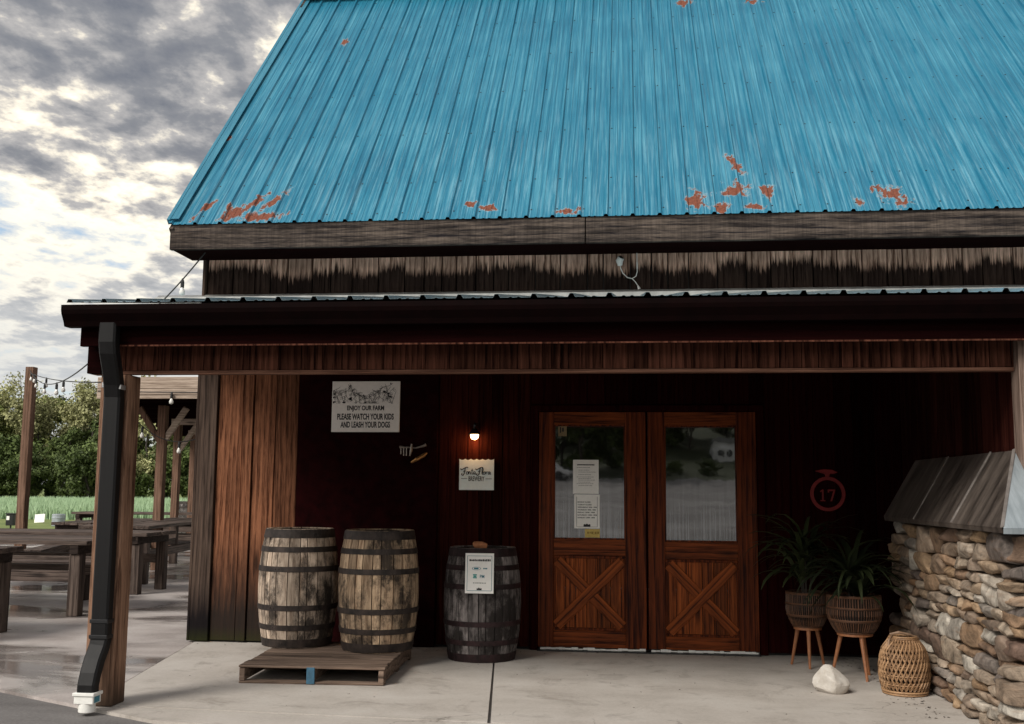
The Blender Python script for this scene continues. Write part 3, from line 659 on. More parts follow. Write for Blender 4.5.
for i, (a, b) in enumerate(zip(cuts[:-1], cuts[1:])):
    ta = .44 if i == 0 else a
    capm.add([(xf, a, zc0 + .003 * i), (xf, b + .02, zc0 + .003 * i), (.205, b + .02, zc1 + .003 * i), (.205, ta, zc1 + .003 * i)], [(0, 1, 2, 3)])
    capm.add([(xf, a, zc0 + .003 * i), (xf, b + .02, zc0 + .003 * i), (xf + .006, b + .02, zc0 - .028), (xf + .006, a, zc0 - .028)], [(0, 1, 2, 3)])
o = capm.build('tin_cap', M['cap_tin'], oven); o.modifiers.new('gauge', 'SOLIDIFY').thickness = .002
fm = MB(); fm.add([(xf, yf, zc0), (2.4, yf, zc0), (2.4, .44, zc1), (.205, .44, zc1)], [(0, 1, 2, 3)]); fm.add([(xf, yf, zc0), (2.4, yf, zc0), (2.4, yf + .006, zc0 - .03), (xf, yf + .006, zc0 - .03)], [(0, 1, 2, 3)])
o = fm.build('tin_cap_front', M['cap_tin_blue'], oven); o.modifiers.new('gauge', 'SOLIDIFY').thickness = .002
mb = MB()
for y, w_ in zip(cuts[1:-1], (.022, .010)): mb.bar((xf - .004, y, zc0 + .006), (.203, y, zc1 + .008), w_, .007, (-.85, 0, .52))
mb.bar((xf - .003, yf + .01, zc0 + .006), (.203, .445, zc1 + .008), .02, .006, (-.7, -.5, .5))
mb.build('tin_seams', tin_mat('seam_tin', (.12, .10, .09), (.3, .27, .25), .5, (6, 1, 6), .3), oven)

# ------------------------------------------------------------------ barrels and pallets
def barrel(x, y, z, label, sm, hm, rz, H=.92, rb=.318, re=.268, hoops=True, grp=None):
    t = thing('barrel', (x, y, z), label, 'barrel', grp, rz)
    def rad(u): q = 2 * u - 1; return re + (rb - re) * (1 - q * q)
    mb = MB(); n = 25; a = 0; ws = [random.uniform(.7, 1.3) for _ in range(n)]; tot = sum(ws)
    for w in ws:
        da = 2 * pi * w / tot; gap = .011; dr = random.uniform(-.0025, .0025)
        vs = []; fs = []; rows = 14; seg = 3
        for i in range(rows + 1):
            u = i / rows; r = rad(u) + dr
            for j in range(seg + 1):
                aa = a + gap + (da - 2 * gap) * j / seg; vs.append((r * cos(aa), r * sin(aa), H * u))
            for j in (seg, 0):
                aa = a + gap + (da - 2 * gap) * j / seg; vs.append(((r - .022) * cos(aa), (r - .022) * sin(aa), H * u))
        m_ = seg + 3
        for i in range(rows):
            for j in range(m_): fs.append((i * m_ + j, i * m_ + (j + 1) % m_, (i + 1) * m_ + (j + 1) % m_, (i + 1) * m_ + j))
        fs += [tuple(range(m_)), tuple(rows * m_ + j for j in range(m_))]
        mb.add(vs, fs); a += da
    mb.build('staves', sm, t)
    MB().lathe([(re - .03, .01), (re - .03, H - .01), (rb - .04, H / 2)][:2], 40).build('inner_shell', M['soil'], t)
    mb = MB(); xx = -re
    while xx < re - .01:
        w = min(random.uniform(.08, .12), re - .02 - xx); ya, yb_ = [math.sqrt(max(0, (re - .02) ** 2 - q * q)) for q in (xx, xx + w)]
        if ya < .01: ya = .03
        mb.sheet([(xx, -ya), (xx + w - .002, -max(yb_, .01)), (xx + w - .002, max(yb_, .01)), (xx, ya)], H - .045, H - .02); xx += w
        if xx > re - .04: break
    mb.build('head', sm, t)
    for u0, u1 in ((.005, .075), (.15, .195), (.315, .36), (.64, .685), (.805, .85), (.925, .997)):
        prof = [(rad(u0) + .0005, H * u0), (rad(u0) + .0055, H * u0), (rad((u0 + u1) / 2) + .0055, H * (u0 + u1) / 2), (rad(u1) + .0055, H * u1), (rad(u1) + .0005, H * u1)]
        h = MB().lathe(prof, 48)
        aa = random.uniform(4.0, 5.3); r = rad((u0 + u1) / 2) + .006
        for k in (-.05, .05): h.lathe([(.007, 0), (.005, .003), (0, .004)], 8, (r * cos(aa + k), r * sin(aa + k), H * (u0 + u1) / 2))
        h.build('hoop', hm, t, smooth=False)
    return t
g_b = 'oak barrels on the porch'
barrel(-2.66, 8.44, .132, 'pale grey oak barrel with black hoops, nearest the porch corner boards', M['stave_a'], M['hoop'], .3)
barrel(-1.965, 8.30, .132, 'tan blotched oak barrel with a dark stain on its staves, under the white farm sign', M['stave_b'], M['hoop'], 1.7)
b3 = barrel(-1.205, 8.79, .004, 'dark weathered oak barrel on the concrete beside the doors, holding a small notice', M['stave_c'], M['hoop_red'], 4.0, H=.90)
def pallet(x, y, rz, w, d, label, m, blue=False):
    t = thing('pallet', (x, y, .004), label, 'pallet', None, rz)
    mb = MB(); n = 10; yy = 0
    for k in range(n):
        bw = d / n * random.uniform(.93, .99); mb.box(random.uniform(-.008, .008), w + random.uniform(-.008, .008), yy, yy + bw, .108 + random.uniform(0, .002), .126, .002); yy += d / n
    mb.build('deck_boards', m, t, .003)
    mb = MB()
    for yy in (0, d / 2 - .045, d - .09): mb.box(.003, w - .003, yy + .004, yy + .09, .0, .016, .001)
    mb.build('bottom_boards', m, t, .003)
    for xx in (0.004, w / 2 - .02, w - .042): MB().box(xx, xx + .038, .012, d - .012, .0175, .1065).build('stringer', m, t, .003)
    if blue: MB().box(w / 2 - .03, w / 2 + .028, -.006, .008, .004, .118).build('blue_block', M['blue_paint'], t, .003)
    return t
pallet(-2.745, 7.385, .045, 1.04, 1.24, 'weathered wooden pallet with one blue painted block, under the two pale barrels', M['pallet'], True)
# card and stone on the third barrel
t = thing('notice_card', (-1.185, 8.79 - .334, .555), 'white printed notice with a teal border on the front of the dark barrel', 'notice')
t.rotation_euler = (R(-3), 0, 0)
MB().box(-.115, .115, -.004, 0, .0, .315).build('card', M['paper'], t)
mb = MB()
for a in ((-.1, .1, .02, .023), (-.1, .1, .292, .295)): mb.box(a[0], a[1], -.0055, -.0042, a[2], a[3])
for x in (-.1, .097): mb.box(x, x + .003, -.0055, -.0042, .0235, .2915)
mb.build('border', M['ink_blue'], t)
mb = MB(); x = -.082
while x < .08:
    w = random.uniform(.006, .013); mb.box(x, x + w, -.0055, -.0042, .252, .266 + random.uniform(-.002, .003)); x += w + .003
mb.build('heading', M['ink'], t)
mb = MB().lathe([(.036, 0), (.031, 0)], 28); mb.v = [(-.025 + a * 1.0, -.005, .195 + b * .38) for a, b, c in mb.v]
mb.box(-.045, -.008, -.0055, -.0042, .188, .202); mb.box(.03, .042, -.0055, -.0042, .19, .2).box(.045, .062, -.0055, -.0042, .19, .2)
mb.build('price_line', M['ink_blue'], t)
mb = MB().box(-.052, -.02, -.0055, -.0042, .142, .15).box(-.048, -.024, -.0055, -.0042, .128, .14).box(-.052, -.02, -.0055, -.0042, .118, .126)
mb.build('emblem', M['ink_teal'], t)
mb = MB(); text_into(mb, 'PM', .022, .133, .036, .026, -.0045, .001, .02); mb.build('lettering', M['ink_blue'], t)
mb = MB().prism([(-.02, .026), (.02, .026), (.02, .042), (.012, .037), (.006, .046), (0, .038), (-.007, .047), (-.012, .037), (-.02, .041)], -.0058, -.0042); mb.build('small_mark', M['ink'], t)
mb = MB(); x = -.05
while x < .05: w = random.uniform(.004, .01); mb.box(x, x + w, -.0055, -.0042, .078, .085); x += w + .004
mb.build('small_print', M['ink_grey'], t)
mb = MB(); random.seed(5); stone(mb, (0, 0, .026), (.12, .085, .052), 'y')
o = mb.build('pebble', M['terracotta'], None, smooth=True); o.location = (-1.20, 8.60, .904); tag(o, 'orange-brown stone weighing down the notice on top of the dark barrel', 'stone')

random.seed(88); mb = MB()      # crumbs of leaf litter along the wall foot
for k in range(260):
    if k < 120: x, y = 1.95 - abs(random.gauss(0, .10)), random.uniform(6.9, 8.9)
    elif k < 190: x, y = random.uniform(-3.8, 2.0), 9.22 - abs(random.gauss(0, .06))
    else: x, y = random.uniform(-3.2, 2), random.uniform(6.6, 9)
    a = random.uniform(0, 6.28); l = random.uniform(.004, .014) * (1 if k < 190 else .7); w = l * random.uniform(.3, .8); c_, s_ = cos(a), sin(a)
    mb.add([(x + c_ * l, y + s_ * l, .0055), (x - s_ * w, y + c_ * w, .008), (x - c_ * l, y - s_ * l, .0056), (x + s_ * w, y - c_ * w, .0075)], [(0, 1, 2, 3)])
o = mb.build('leaf_litter', plain('litter', (.03, .02, .014), .9), None); o['kind'] = 'stuff'; o['label'] = 'scattered dark leaf crumbs on the porch concrete'
# ------------------------------------------------------------------ signs on the wall
t = thing('farm_sign', (-2.35, WY - .034, 2.11), 'white rectangular sign with black leaf drawings asking visitors to watch kids and leash dogs', 'sign')
MB().box(-.312, .312, -.012, 0, -.228, .23).build('board', M['farm_board'], t, .002)
mb = MB()
text_into(mb, 'ENJOY OUR FARM', 0, -.018, .34, .056, -.0125, .001, .03)
text_into(mb, 'PLEASE WATCH YOUR KIDS', 0, -.090, .52, .056, -.0125, .001, .03)
text_into(mb, 'AND LEASH YOUR DOGS', 0, -.162, .455, .056, -.0125, .001, .03)
mb.build('lettering', M['ink'], t)
mb = MB(); random.seed(11)
for k in range(34):        # trailing stems with pairs of outlined leaves
    x, z = -.29 + .58 * ((k * .618) % 1), random.uniform(.09, .215); a = random.uniform(-2.6, -.5); pts = []
    for i in range(7):
        pts.append((max(-.3, min(.3, x)), -.0135, max(.035, min(.222, z)))); x += .022 * cos(a); z += .022 * sin(a); a += random.uniform(-.45, .45)
    mb.tube(pts, .0012, 4)
    for i in (1, 3, 5):
        for sgn in (-1, 1):
            if random.random() < .35: continue
            p = pts[i]; b = a + sgn * random.uniform(.6, 1.4); L = random.uniform(.02, .038); w = L * .28
            q = [(p[0] + L * s_ * cos(b) - sg * w * sin(pi * s_) * sin(b), -.0135, p[2] + L * s_ * sin(b) + sg * w * sin(pi * s_) * cos(b)) for sg, ss in ((1, (0, .3, .6, 1)), (-1, (.6, .3, 0))) for s_ in ss]
            q = [(max(-.303, min(.303, u)), y_, max(.03, min(.224, z_))) for u, y_, z_ in q]
            if random.random() < .14: mb.add([(u, -.0134, z_) for u, y_, z_ in q[:-1]], [tuple(range(6))])
            else: mb.tube(q, .001, 4)
mb.build('leaf_drawing', M['ink'], t)
t = thing('brewery_sign', (-1.337, WY - .012, 1.51), 'small pale square brewery sign with a scalloped top edge under the wall lamp', 'sign')
poly = [(-.155, -.137), (.155, -.137), (.155, .137)]
for k in range(6):
    x1 = .155 - k * .31 / 6
    for s_ in (.25, .5, .75, 1): poly.append((x1 - .31 / 6 * s_, .137 - .010 * sin(pi * s_)))
MB().prism(poly, -.012, 0).build('board', M['pale_board'], t)
mb = MB(); y = -.0135
def stroke(pts, r=.0034):
    P = []      # smooth a hand-drawn polyline (Catmull-Rom)
    q = [pts[0]] + list(pts) + [pts[-1]]
    for i in range(1, len(q) - 2):
        for s_ in range(5):
            u = s_ / 5; a, b, c, d = q[i - 1], q[i], q[i + 1], q[i + 2]
            P.append(tuple(.5 * (2 * b[k] + (c[k] - a[k]) * u + (2 * a[k] - 5 * b[k] + 4 * c[k] - d[k]) * u * u + (3 * b[k] - a[k] - 3 * c[k] + d[k]) * u ** 3) for k in (0, 1)))
    P.append(pts[-1]); mb.tube([(a, y, b) for a, b in P], r, 5)
def script_F(x):
    stroke([(x - .030, .052), (x - .022, .041), (x - .002, .052), (x + .022, .063), (x + .036, .060)], .0038)
    stroke([(x + .012, .058), (x + .006, .03), (x + .001, .006), (x - .010, -.008), (x - .021, -.002), (x - .016, .010)], .004)
    stroke([(x - .008, .026), (x + .016, .030)], .003)
def script_o(x): stroke([(x + .004, .025), (x - .007, .019), (x - .008, .006), (x, 0), (x + .009, .008), (x + .006, .023), (x + .016, .021)], .0032)
def script_n(x): stroke([(x - .008, .024), (x - .008, .002), (x - .004, .020), (x + .003, .025), (x + .006, .015), (x + .006, .003), (x + .013, .006)], .0032)
def script_t(x): stroke([(x + .002, .05), (x, .02), (x + .002, .002), (x + .010, .005)], .0032); stroke([(x - .009, .034), (x + .012, .037)], .0028)
def script_a(x): stroke([(x + .008, .020), (x - .002, .025), (x - .008, .012), (x - .002, .001), (x + .007, .012), (x + .009, .024), (x + .009, .003), (x + .018, .004)], .0032)
def script_l(x): stroke([(x, .012), (x + .008, .045), (x + .003, .058), (x - .002, .04), (x - .001, .004), (x + .008, .004)], .0032)
def script_r(x): stroke([(x - .006, .024), (x - .005, .002), (x - .003, .018), (x + .005, .025), (x + .009, .020)], .0032)
x = -.112; script_F(x); script_o(x + .029); script_n(x + .050); script_t(x + .071); script_a(x + .092)
x = .022; script_F(x); script_l(x + .029); script_o(x + .046); script_r(x + .068); script_a(x + .090)
text_into(mb, 'BREWERY', 0, -.038, .142, .042, -.0125, .001, .02)
mb.box(-.136, -.082, -.0145, -.0125, -.038, -.034).box(.082, .136, -.0145, -.0125, -.040, -.036)
mb.build('lettering', M['ink'], t)
# wall lamp
t = thing('wall_lamp', (-1.352, WY, 1.86), 'small lit globe lamp with a dark cap above the pale square sign', 'lamp')
MB().lathe([(.0, .05), (.022, .05), (.05, .012), (.052, .0), (.046, .0), (.0, .03)], 24, (0, -.075, 0)).build('lamp_shade', M['black'], t)
MB().tube([(0, -.002, .09), (0, -.05, .10), (0, -.075, .085), (0, -.075, .045)], .009, 8).build('arm', M['black'], t)
bm_, bt, bb = newmat('lit_bulb'); bb.inputs['Base Color'].default_value = (1, .75, .45, 1); bb.inputs['Emission Color'].default_value = (1, .62, .27, 1); bb.inputs['Emission Strength'].default_value = 5
MB().lathe([(0, -.042), (.02, -.038), (.034, -.024), (.038, -.004), (.034, .008), (0, .01)], 20, (0, -.075, -.004)).build('bulb', bm_, t, smooth=True)
pl = bpy.data.lights.new('lamp_light', 'POINT'); pl.energy = .8; pl.color = (1, .5, .2); pl.shadow_soft_size = .035
po = bpy.data.objects.new('lamp_light', pl); COL.objects.link(po); po.parent = t; po.location = (0, -.085, -.065)
# small metal fitting
t = thing('wall_hook', (-1.93, WY - .032, 1.71), 'small pale metal hook rack and brass bar on the dark wall below the farm sign', 'wall hook')
mb = MB().tube([(-.10, -.02, .04), (-.02, -.02, .035), (.05, -.02, .03), (.12, -.02, .05), (.14, -.02, .06)], [.012, .006, .006, .012, .014], 8)
for x, l in ((-.085, .06), (-.06, .075), (-.035, .075)): mb.tube([(x, -.02, .036), (x + .002, -.03, .036 - l * .6), (x, -.025, .036 - l)], .005, 6)
mb.tube([(.012, -.02, .065), (.005, -.028, .0), (-.005, -.02, -.04)], [.008, .012, .006], 8); mb.build('rack', M['pale_metal'], t)
MB().tube([(.01, -.02, -.10), (.06, -.03, -.07), (.12, -.02, -.035), (.15, -.02, -.012)], [.01, .016, .018, .008], 8).build('bar', M['brass'], t)
# 17 ring sign
t = thing('ring_sign', (1.69, WY - .006, 1.365), 'dull red ring sign with the number 17, topped by a red ornament', 'sign')
mb = MB().lathe([(.118, -.006), (.146, -.006), (.146, .006), (.118, .006), (.118, -.006)], 48); mb.v = [(a, c - .008, b) for a, b, c in mb.v]; mb.build('ring', M['red_paint'], t)
mb = MB().prism([(-.062, -.062), (-.022, -.062), (-.022, -.052), (-.035, -.052), (-.035, .038), (-.044, .038), (-.062, .024), (-.062, .014), (-.048, .022), (-.048, -.052), (-.062, -.052)], -.011, -.0082)
mb.prism([(.0, .038), (.062, .038), (.062, .026), (.034, -.062), (.020, -.062), (.046, .024), (.012, .024), (.012, .012), (.0, .012)], -.011, -.0082); mb.build('number', M['red_paint'], t)
mb = MB().prism([(-.10, .195), (-.055, .205), (-.02, .21), (.04, .205), (.085, .185), (.06, .172), (.02, .17), (.015, .147), (-.015, .147), (-.02, .168), (-.06, .18)], -.014, -.002); mb.build('top_ornament', M['red_paint'], t)
# papers on the left door's glass
def paper(name, cx_, z0, z1, w, label, cat, m, y=WY + .0115):
    t = thing(name, (cx_, y, z0), label, cat); MB().box(-w / 2, w / 2, -.0015, 0, 0, z1 - z0).build('sheet', m, t); return t
t = paper('door_notice', -.372, 1.348, 1.645, .225, 'upper white typed notice taped inside the left door glass', 'notice', M['paper'])
mb = MB(); random.seed(3); x = -.075
while x < .075: w = random.uniform(.006, .012); mb.box(x, x + w, -.0028, -.0016, .248, .258); x += w + .0015
mb.build('heading', M['ink'], t)
mb = MB()
for k, z in enumerate((.228, .205, .188, .165, .145, .132, .118, .1, .086, .07)):
    x = -.065 if k % 4 else -.08; xe = random.uniform(.02, .09)
    while x < xe: w = random.uniform(.008, .02); mb.box(x, min(x + w, .09), -.0026, -.0016, z, z + .0035); x += w + .003
mb.build('small_print', M['ink_grey'], t)
t = paper('hours_notice', -.362, 1.048, 1.342, .222, 'lower white opening-hours notice taped inside the left door glass', 'notice', M['paper'])
mb = MB()
for x in (-.092, .088): mb.box(x, x + .004, -.0026, -.0016, .012, .275)
mb.box(-.087, .087, -.0026, -.0016, .012, .015); mb.build('border', M['ink_grey'], t)
mb = MB()
for k, s_ in enumerate(('MONDAY CLOSED', 'TUESDAY CLOSED', 'WEDNESDAY 4PM - 9PM', 'THURSDAY 4PM - 9PM', 'FRIDAY 12PM - 9PM', 'SATURDAY 12PM - 9PM', 'SUNDAY 12PM - 8PM')):
    w = .0088 * len(s_); text_into(mb, s_, -.082 + w / 2, .228 - k * .0225, w, .011, -.0017, .0008, .03)
mb.build('lettering', M['ink'], t)
mb = MB().prism([(-.03, .016), (.03, .016), (.03, .034), (.02, .038), (.012, .033), (.0, .042), (-.012, .034), (-.02, .039), (-.03, .033)], -.003, -.0016)
mb.build('small_mark', M['ink'], t)
t = paper('yellow_sticker', -.315, .970, 1.043, .13, 'yellow sticker at the foot of the left door glass', 'sticker', M['yellow'])
mb = MB(); x = -.045
while x < .05: w = random.uniform(.006, .016); mb.box(x, x + w, -.0026, -.0016, .02 + random.uniform(0, .02), .05); x += w + .006
mb.build('print', plain('ochre', (.25, .16, .03), .7), t)
t = paper('square_sticker', -.578, 1.852, 1.945, .075, 'small dark yellow sticker in the top corner of the left door glass', 'sticker', plain('old_yellow', (.22, .16, .08), .7))
MB().box(-.024, -.012, -.0026, -.0016, .03, .08).box(-.004, .012, -.0026, -.0016, .04, .075).build('print', M['ink'], t)
# torn lamp cord under the main eave
t = thing('loose_wire', (.02, WY - .014, 3.345), 'loose white wire and empty white bulb socket hanging on the upper siding', 'wire')
mb = MB().tube([(.065, -.006, .17), (.066, -.008, .05), (.067, -.012, -.03), (.055, -.012, -.07), (.02, -.014, -.09), (-.02, -.014, -.08), (-.06, -.014, -.04), (-.078, -.02, .0), (-.085, -.025, .03)], .0045, 6).tube([(.02, -.014, -.088), (.05, -.013, -.12), (.075, -.012, -.16)], .004, 6)
mb.tube([(.066, -.008, .06), (.067, -.01, .0)], .007, 6).tube([(.072, -.012, -.155), (.085, -.012, -.185)], [.006, .014], 8); mb.build('cord', M['white_wire'], t)
MB().tube([(-.085, -.025, .025), (-.09, -.035, .07), (-.075, -.05, .095)], [.02, .034, .03], 12).build('socket', M['white_wire'], t)
MB().tube([(-.0745, -.051, .096), (-.074, -.0515, .0965)], [.022, .022], 12).build('socket_hole', M['black'], t)

# ------------------------------------------------------------------ planters, plants, rock, lantern
def planter(x, y, r, h, zb, rz, label):
    t = thing('planter', (x, y, .004), label, 'planter', None, rz)
    def prof(u): return r * (.62 + .38 * min(1, (u * 2.1)) ** .6) if u < .5 else r * (1 - .03 * (u - .5) * 2)
    mb = MB(); n = 62
    for k in range(n):
        a = 2 * pi * k / n
        mb.tube([(prof(u) * cos(a), prof(u) * sin(a), zb + h * u) for u in (0, .08, .2, .35, .5, .75, 1)], .0052 * r / .19, 5)
    for u in (.02, .33, .36, .66, .69, .97, 1.0): mb.tube([((prof(u) + .003) * cos(2 * pi * k / 32), (prof(u) + .003) * sin(2 * pi * k / 32), zb + h * u) for k in range(33)], .0055, 5)
    mb.build('basket', M['wicker_brown'], t)
    MB().lathe([(0, .004)] + [(prof(u) - .008, h * u + .004) for u in (0, .1, .2, .35, .5, .8, .93)] + [(0, h * .93)], 28, (0, 0, zb)).build('liner', M['soil'], t)
    MB().lathe([(0, -.02), (r * .66, -.02), (r * .66, 0), (0, 0)], 24, (0, 0, zb)).build('stand_ring', M['leg_wood'], t)
    for k in range(3):
        a = 2 * pi * k / 3; MB().tube([(r * .5 * cos(a), r * .5 * sin(a), zb - .01), (r * .88 * cos(a), r * .88 * sin(a), 0)], [.017, .010], 10).build('leg', M['leg_wood'], t)
    return t
planter(1.685, 8.33, .198, .275, .33, R(-75), 'wicker planter on three splayed wooden legs, nearer of the pair, behind the white rock')
planter(1.415, 8.80, .165, .27, .31, R(-95), 'smaller wicker planter on wooden legs beside the right door, farther of the pair')
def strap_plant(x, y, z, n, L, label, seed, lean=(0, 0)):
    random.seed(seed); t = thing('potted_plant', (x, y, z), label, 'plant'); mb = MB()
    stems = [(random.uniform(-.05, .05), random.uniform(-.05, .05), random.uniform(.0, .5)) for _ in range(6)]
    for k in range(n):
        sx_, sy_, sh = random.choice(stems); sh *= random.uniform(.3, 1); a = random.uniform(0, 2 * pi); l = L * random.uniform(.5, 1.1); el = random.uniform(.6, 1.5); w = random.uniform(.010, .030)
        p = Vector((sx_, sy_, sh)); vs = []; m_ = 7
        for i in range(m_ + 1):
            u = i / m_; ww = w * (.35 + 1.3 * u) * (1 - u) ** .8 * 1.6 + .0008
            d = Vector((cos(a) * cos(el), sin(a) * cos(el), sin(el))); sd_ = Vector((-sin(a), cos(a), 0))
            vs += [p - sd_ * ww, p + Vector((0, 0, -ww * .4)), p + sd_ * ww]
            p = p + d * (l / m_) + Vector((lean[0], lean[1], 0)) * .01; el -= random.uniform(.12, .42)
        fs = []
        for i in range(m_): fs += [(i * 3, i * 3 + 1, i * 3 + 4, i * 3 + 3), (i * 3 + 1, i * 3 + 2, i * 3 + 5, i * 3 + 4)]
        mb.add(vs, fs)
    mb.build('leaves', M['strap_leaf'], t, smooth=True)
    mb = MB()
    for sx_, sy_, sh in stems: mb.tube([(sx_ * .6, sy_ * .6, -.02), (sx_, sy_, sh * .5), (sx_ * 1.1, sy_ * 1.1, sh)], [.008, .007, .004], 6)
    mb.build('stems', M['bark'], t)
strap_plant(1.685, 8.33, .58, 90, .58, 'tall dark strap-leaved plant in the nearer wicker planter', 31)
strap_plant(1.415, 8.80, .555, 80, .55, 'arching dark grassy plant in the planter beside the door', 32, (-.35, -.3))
mb = MB(); random.seed(16)
bm = bmesh.new(); bmesh.ops.create_icosphere(bm, subdivisions=4, radius=1); cuts_ = [(Vector((random.uniform(-1, 1), random.uniform(-1, 1), random.uniform(-.5, 1))).normalized(), random.uniform(.62, .85)) for _ in range(13)]
for q in bm.verts:
    for nn, dd in cuts_:
        e = q.co.dot(nn) - dd
        if e > 0: q.co -= nn * e * .93
    q.co *= 1 + .04 * mnoise.noise(q.co * 2.2) + .015 * mnoise.noise(q.co * 7)
    q.co = Vector((q.co.x * .135, q.co.y * .12, q.co.z * .112)); q.co.x += q.co.z * -.15
    q.co.z = max(q.co.z, -.078)
me = bpy.data.meshes.new('rock'); bm.to_mesh(me); bm.free(); me.materials.append(M['white_rock'])
o = link('rock', me); o.location = (1.385, 7.70, .079); o.rotation_euler = (0, 0, .4); tag(o, 'rough white quartz rock on the concrete in front of the planters', 'rock')
t = thing('wicker_lantern', (1.885, 7.72, .004), 'tan woven wicker lantern with a rope handle at the foot of the stone wall', 'lantern')
H, rr = .375, .163
def lp(u): return rr * (.80 + .20 * sin(pi * min(1, u * 1.15 + .05)) ** .7) * (1 if u < .82 else 1 - (u - .82) * 2.0)
mb = MB()
for k in range(34):
    for sg in (-1, 1):
        a0 = 2 * pi * k / 34; pts = []
        for i in range(25):
            u = i / 24; a = a0 + sg * .062 * math.asin(sin(2 * pi * u * 3.0)) ; r = lp(u) + .0028 * sg * cos(2 * pi * u * 3); pts.append((r * cos(a), r * sin(a), .01 + H * u))
        mb.tube(pts, .0074, 4)
mb.build('woven_body', M['wicker_tan'], t)
mb = MB()
for u in (0, .045, .97, 1.0): mb.tube([((lp(u) + .004) * cos(2 * pi * k / 36), (lp(u) + .004) * sin(2 * pi * k / 36), .01 + H * u) for k in range(37)], .0075, 6)
for u in (.17, .335, .5, .665, .83): mb.tube([((lp(u) + .002) * cos(2 * pi * k / 36), (lp(u) + .002) * sin(2 * pi * k / 36), .01 + H * u) for k in range(37)], .0042, 5)
mb.build('rings', M['wicker_tan'], t)
MB().lathe([(0, .005)] + [(lp(u) - .022, .01 + H * u) for u in (0, .2, .4, .6, .8, .98)], 24).build('inner_liner', M['soil'], t)
rt_ = lp(1.0)
MB().tube([(-rt_ * 1.0, -.03, H), (-rt_ * 1.15, -.05, H + .03), (-rt_ * .5, -.06, H + .045), (rt_ * .3, -.05, H + .03), (rt_ * .9, -.02, H + .012)], .009, 7).tube([(-rt_ * 1.0, -.05, H + .03), (-rt_ * 1.3, -.055, H - .01), (-rt_ * 1.35, -.06, H - .07)], .008, 7).build('rope_handle', wicker_mat('rope', (.12, .07, .04), (.3, .19, .12)), t)

# ------------------------------------------------------------------ patio tables and benches
def table(cx_, cy_, rz, L, Wd, h, label, low=True):
    t = thing('picnic_table', (cx_, cy_, 0.0), label, 'table', 'timber tables on the patio', rz)
    mb = MB(); n = 4; y = -Wd / 2
    for k in range(n):
        w = Wd / n; mb.box(-L / 2 + random.uniform(-.015, .015), L / 2 + random.uniform(-.015, .015), y + .004, y + w - .004, h - .048, h + random.uniform(-.003, .003)); y += w
    mb.build('tabletop', M['weathered'], t, .004)
    q = .125; lx, ly = L / 2 - .16, Wd / 2 - .10
    for sx_ in (-1, 1):
        for sy_ in (-1, 1): MB().box(sx_ * lx - q / 2, sx_ * lx + q / 2, sy_ * ly - q / 2, sy_ * ly + q / 2, 0.002, h - .145).build('leg', M['weathered_z'], t, .006)
        MB().box(sx_ * lx - .05, sx_ * lx + .05, -Wd / 2 + .01, Wd / 2 - .01, h - .144, h - .05).build('end_beam', M['weathered_dark'], t, .005)
    if low:
        for sy_ in (-1, 1): MB().box(-lx + q / 2 + .001, lx - q / 2 - .001, sy_ * ly - .05, sy_ * ly + .05, .36, .475).build('stretcher', M['weathered'], t, .005)
    return t
def bench(cx_, cy_, rz, L, h, label):
    t = thing('bench', (cx_, cy_, 0), label, 'bench', 'timber benches on the patio', rz)
    MB().box(-L / 2, L / 2, -.15, -.004, h - .10, h).box(-L / 2, L / 2, .004, .15, h - .10, h).build('seat', M['weathered'], t, .004)
    for sx_ in (-1, 1): MB().box(sx_ * (L / 2 - .25) - .06, sx_ * (L / 2 - .25) + .06, -.12, .12, .002, h - .101).build('leg', M['weathered_z'], t, .005)
random.seed(9)
table(-7.3, 9.12, 0, 3.05, 1.15, .80, 'timber table cut off by the left edge, only its corner leg showing')
table(-7.45, 11.42, 0, 3.4, 1.15, .80, 'long timber table in front at left, its square corner leg and low rail showing')
table(-7.9, 13.65, 0, 3.4, .95, .79, 'timber table in the second row, behind the long front table')
table(-7.62, 16.75, R(98), 4.6, 1.0, .83, 'timber table seen end-on between the porch post and the barn corner')
table(-9.35, 18.2, R(92), 2.0, .95, .78, 'short timber table behind the second row, left of the porch post')
table(-9.15, 20.2, 0, 2.1, .95, .76, 'small timber table under the pergola edge beyond the end-on table')
table(-11.3, 24.3, 0, 3.6, .95, .80, 'farthest timber table at the back edge of the patio')
bench(-8.2, 12.55, 0, 3.6, .46, 'long low timber bench between the two rows of tables')
bench(-8.98, 15.75, math.atan2(2.1, -.65), 2.3, .46, 'pale-topped bench set slantwise behind the second row of tables')

# ------------------------------------------------------------------ pergola, pole, lights, things on the lawn
per = thing('pergola', (-7.94, 17.3, 0), 'timber pergola with braced posts and a flat dark roof beside the barn', 'pergola')
def L2(x, y): return x + 7.94, y - 17.3
mb = MB(); a = L2(-8.74, 16.5); mb.box(a[0], a[0] + 4.6, a[1], a[1] + .045, 2.83, 2.995).box(a[0], a[0] + 4.6, a[1] + .004, a[1] + .049, 3.0, 3.19)
mb.build('front_beam', M['pergola_beam'], per, .004)
mb = MB(); mb.v = []; 
P = [L2(-8.7, 16.56), L2(-4.2, 16.56), L2(-8.0, 28), L2(-12.6, 28)]
mb.sheet(P, 2.93, 3.02); mb.build('roof', M['trim_dark'], per)
mb = MB()
for k in range(9):
    u = k / 8 * .96 + .02; p0 = Vector((*P[0], 0)).lerp(Vector((*P[3], 0)), u); p1 = Vector((*P[1], 0)).lerp(Vector((*P[2], 0)), u); mb.bar((p0.x + .1, p0.y, 2.865), (p1.x, p1.y, 2.865), .045, .125)
mb.build('rafters', M['trim_dark'], per)
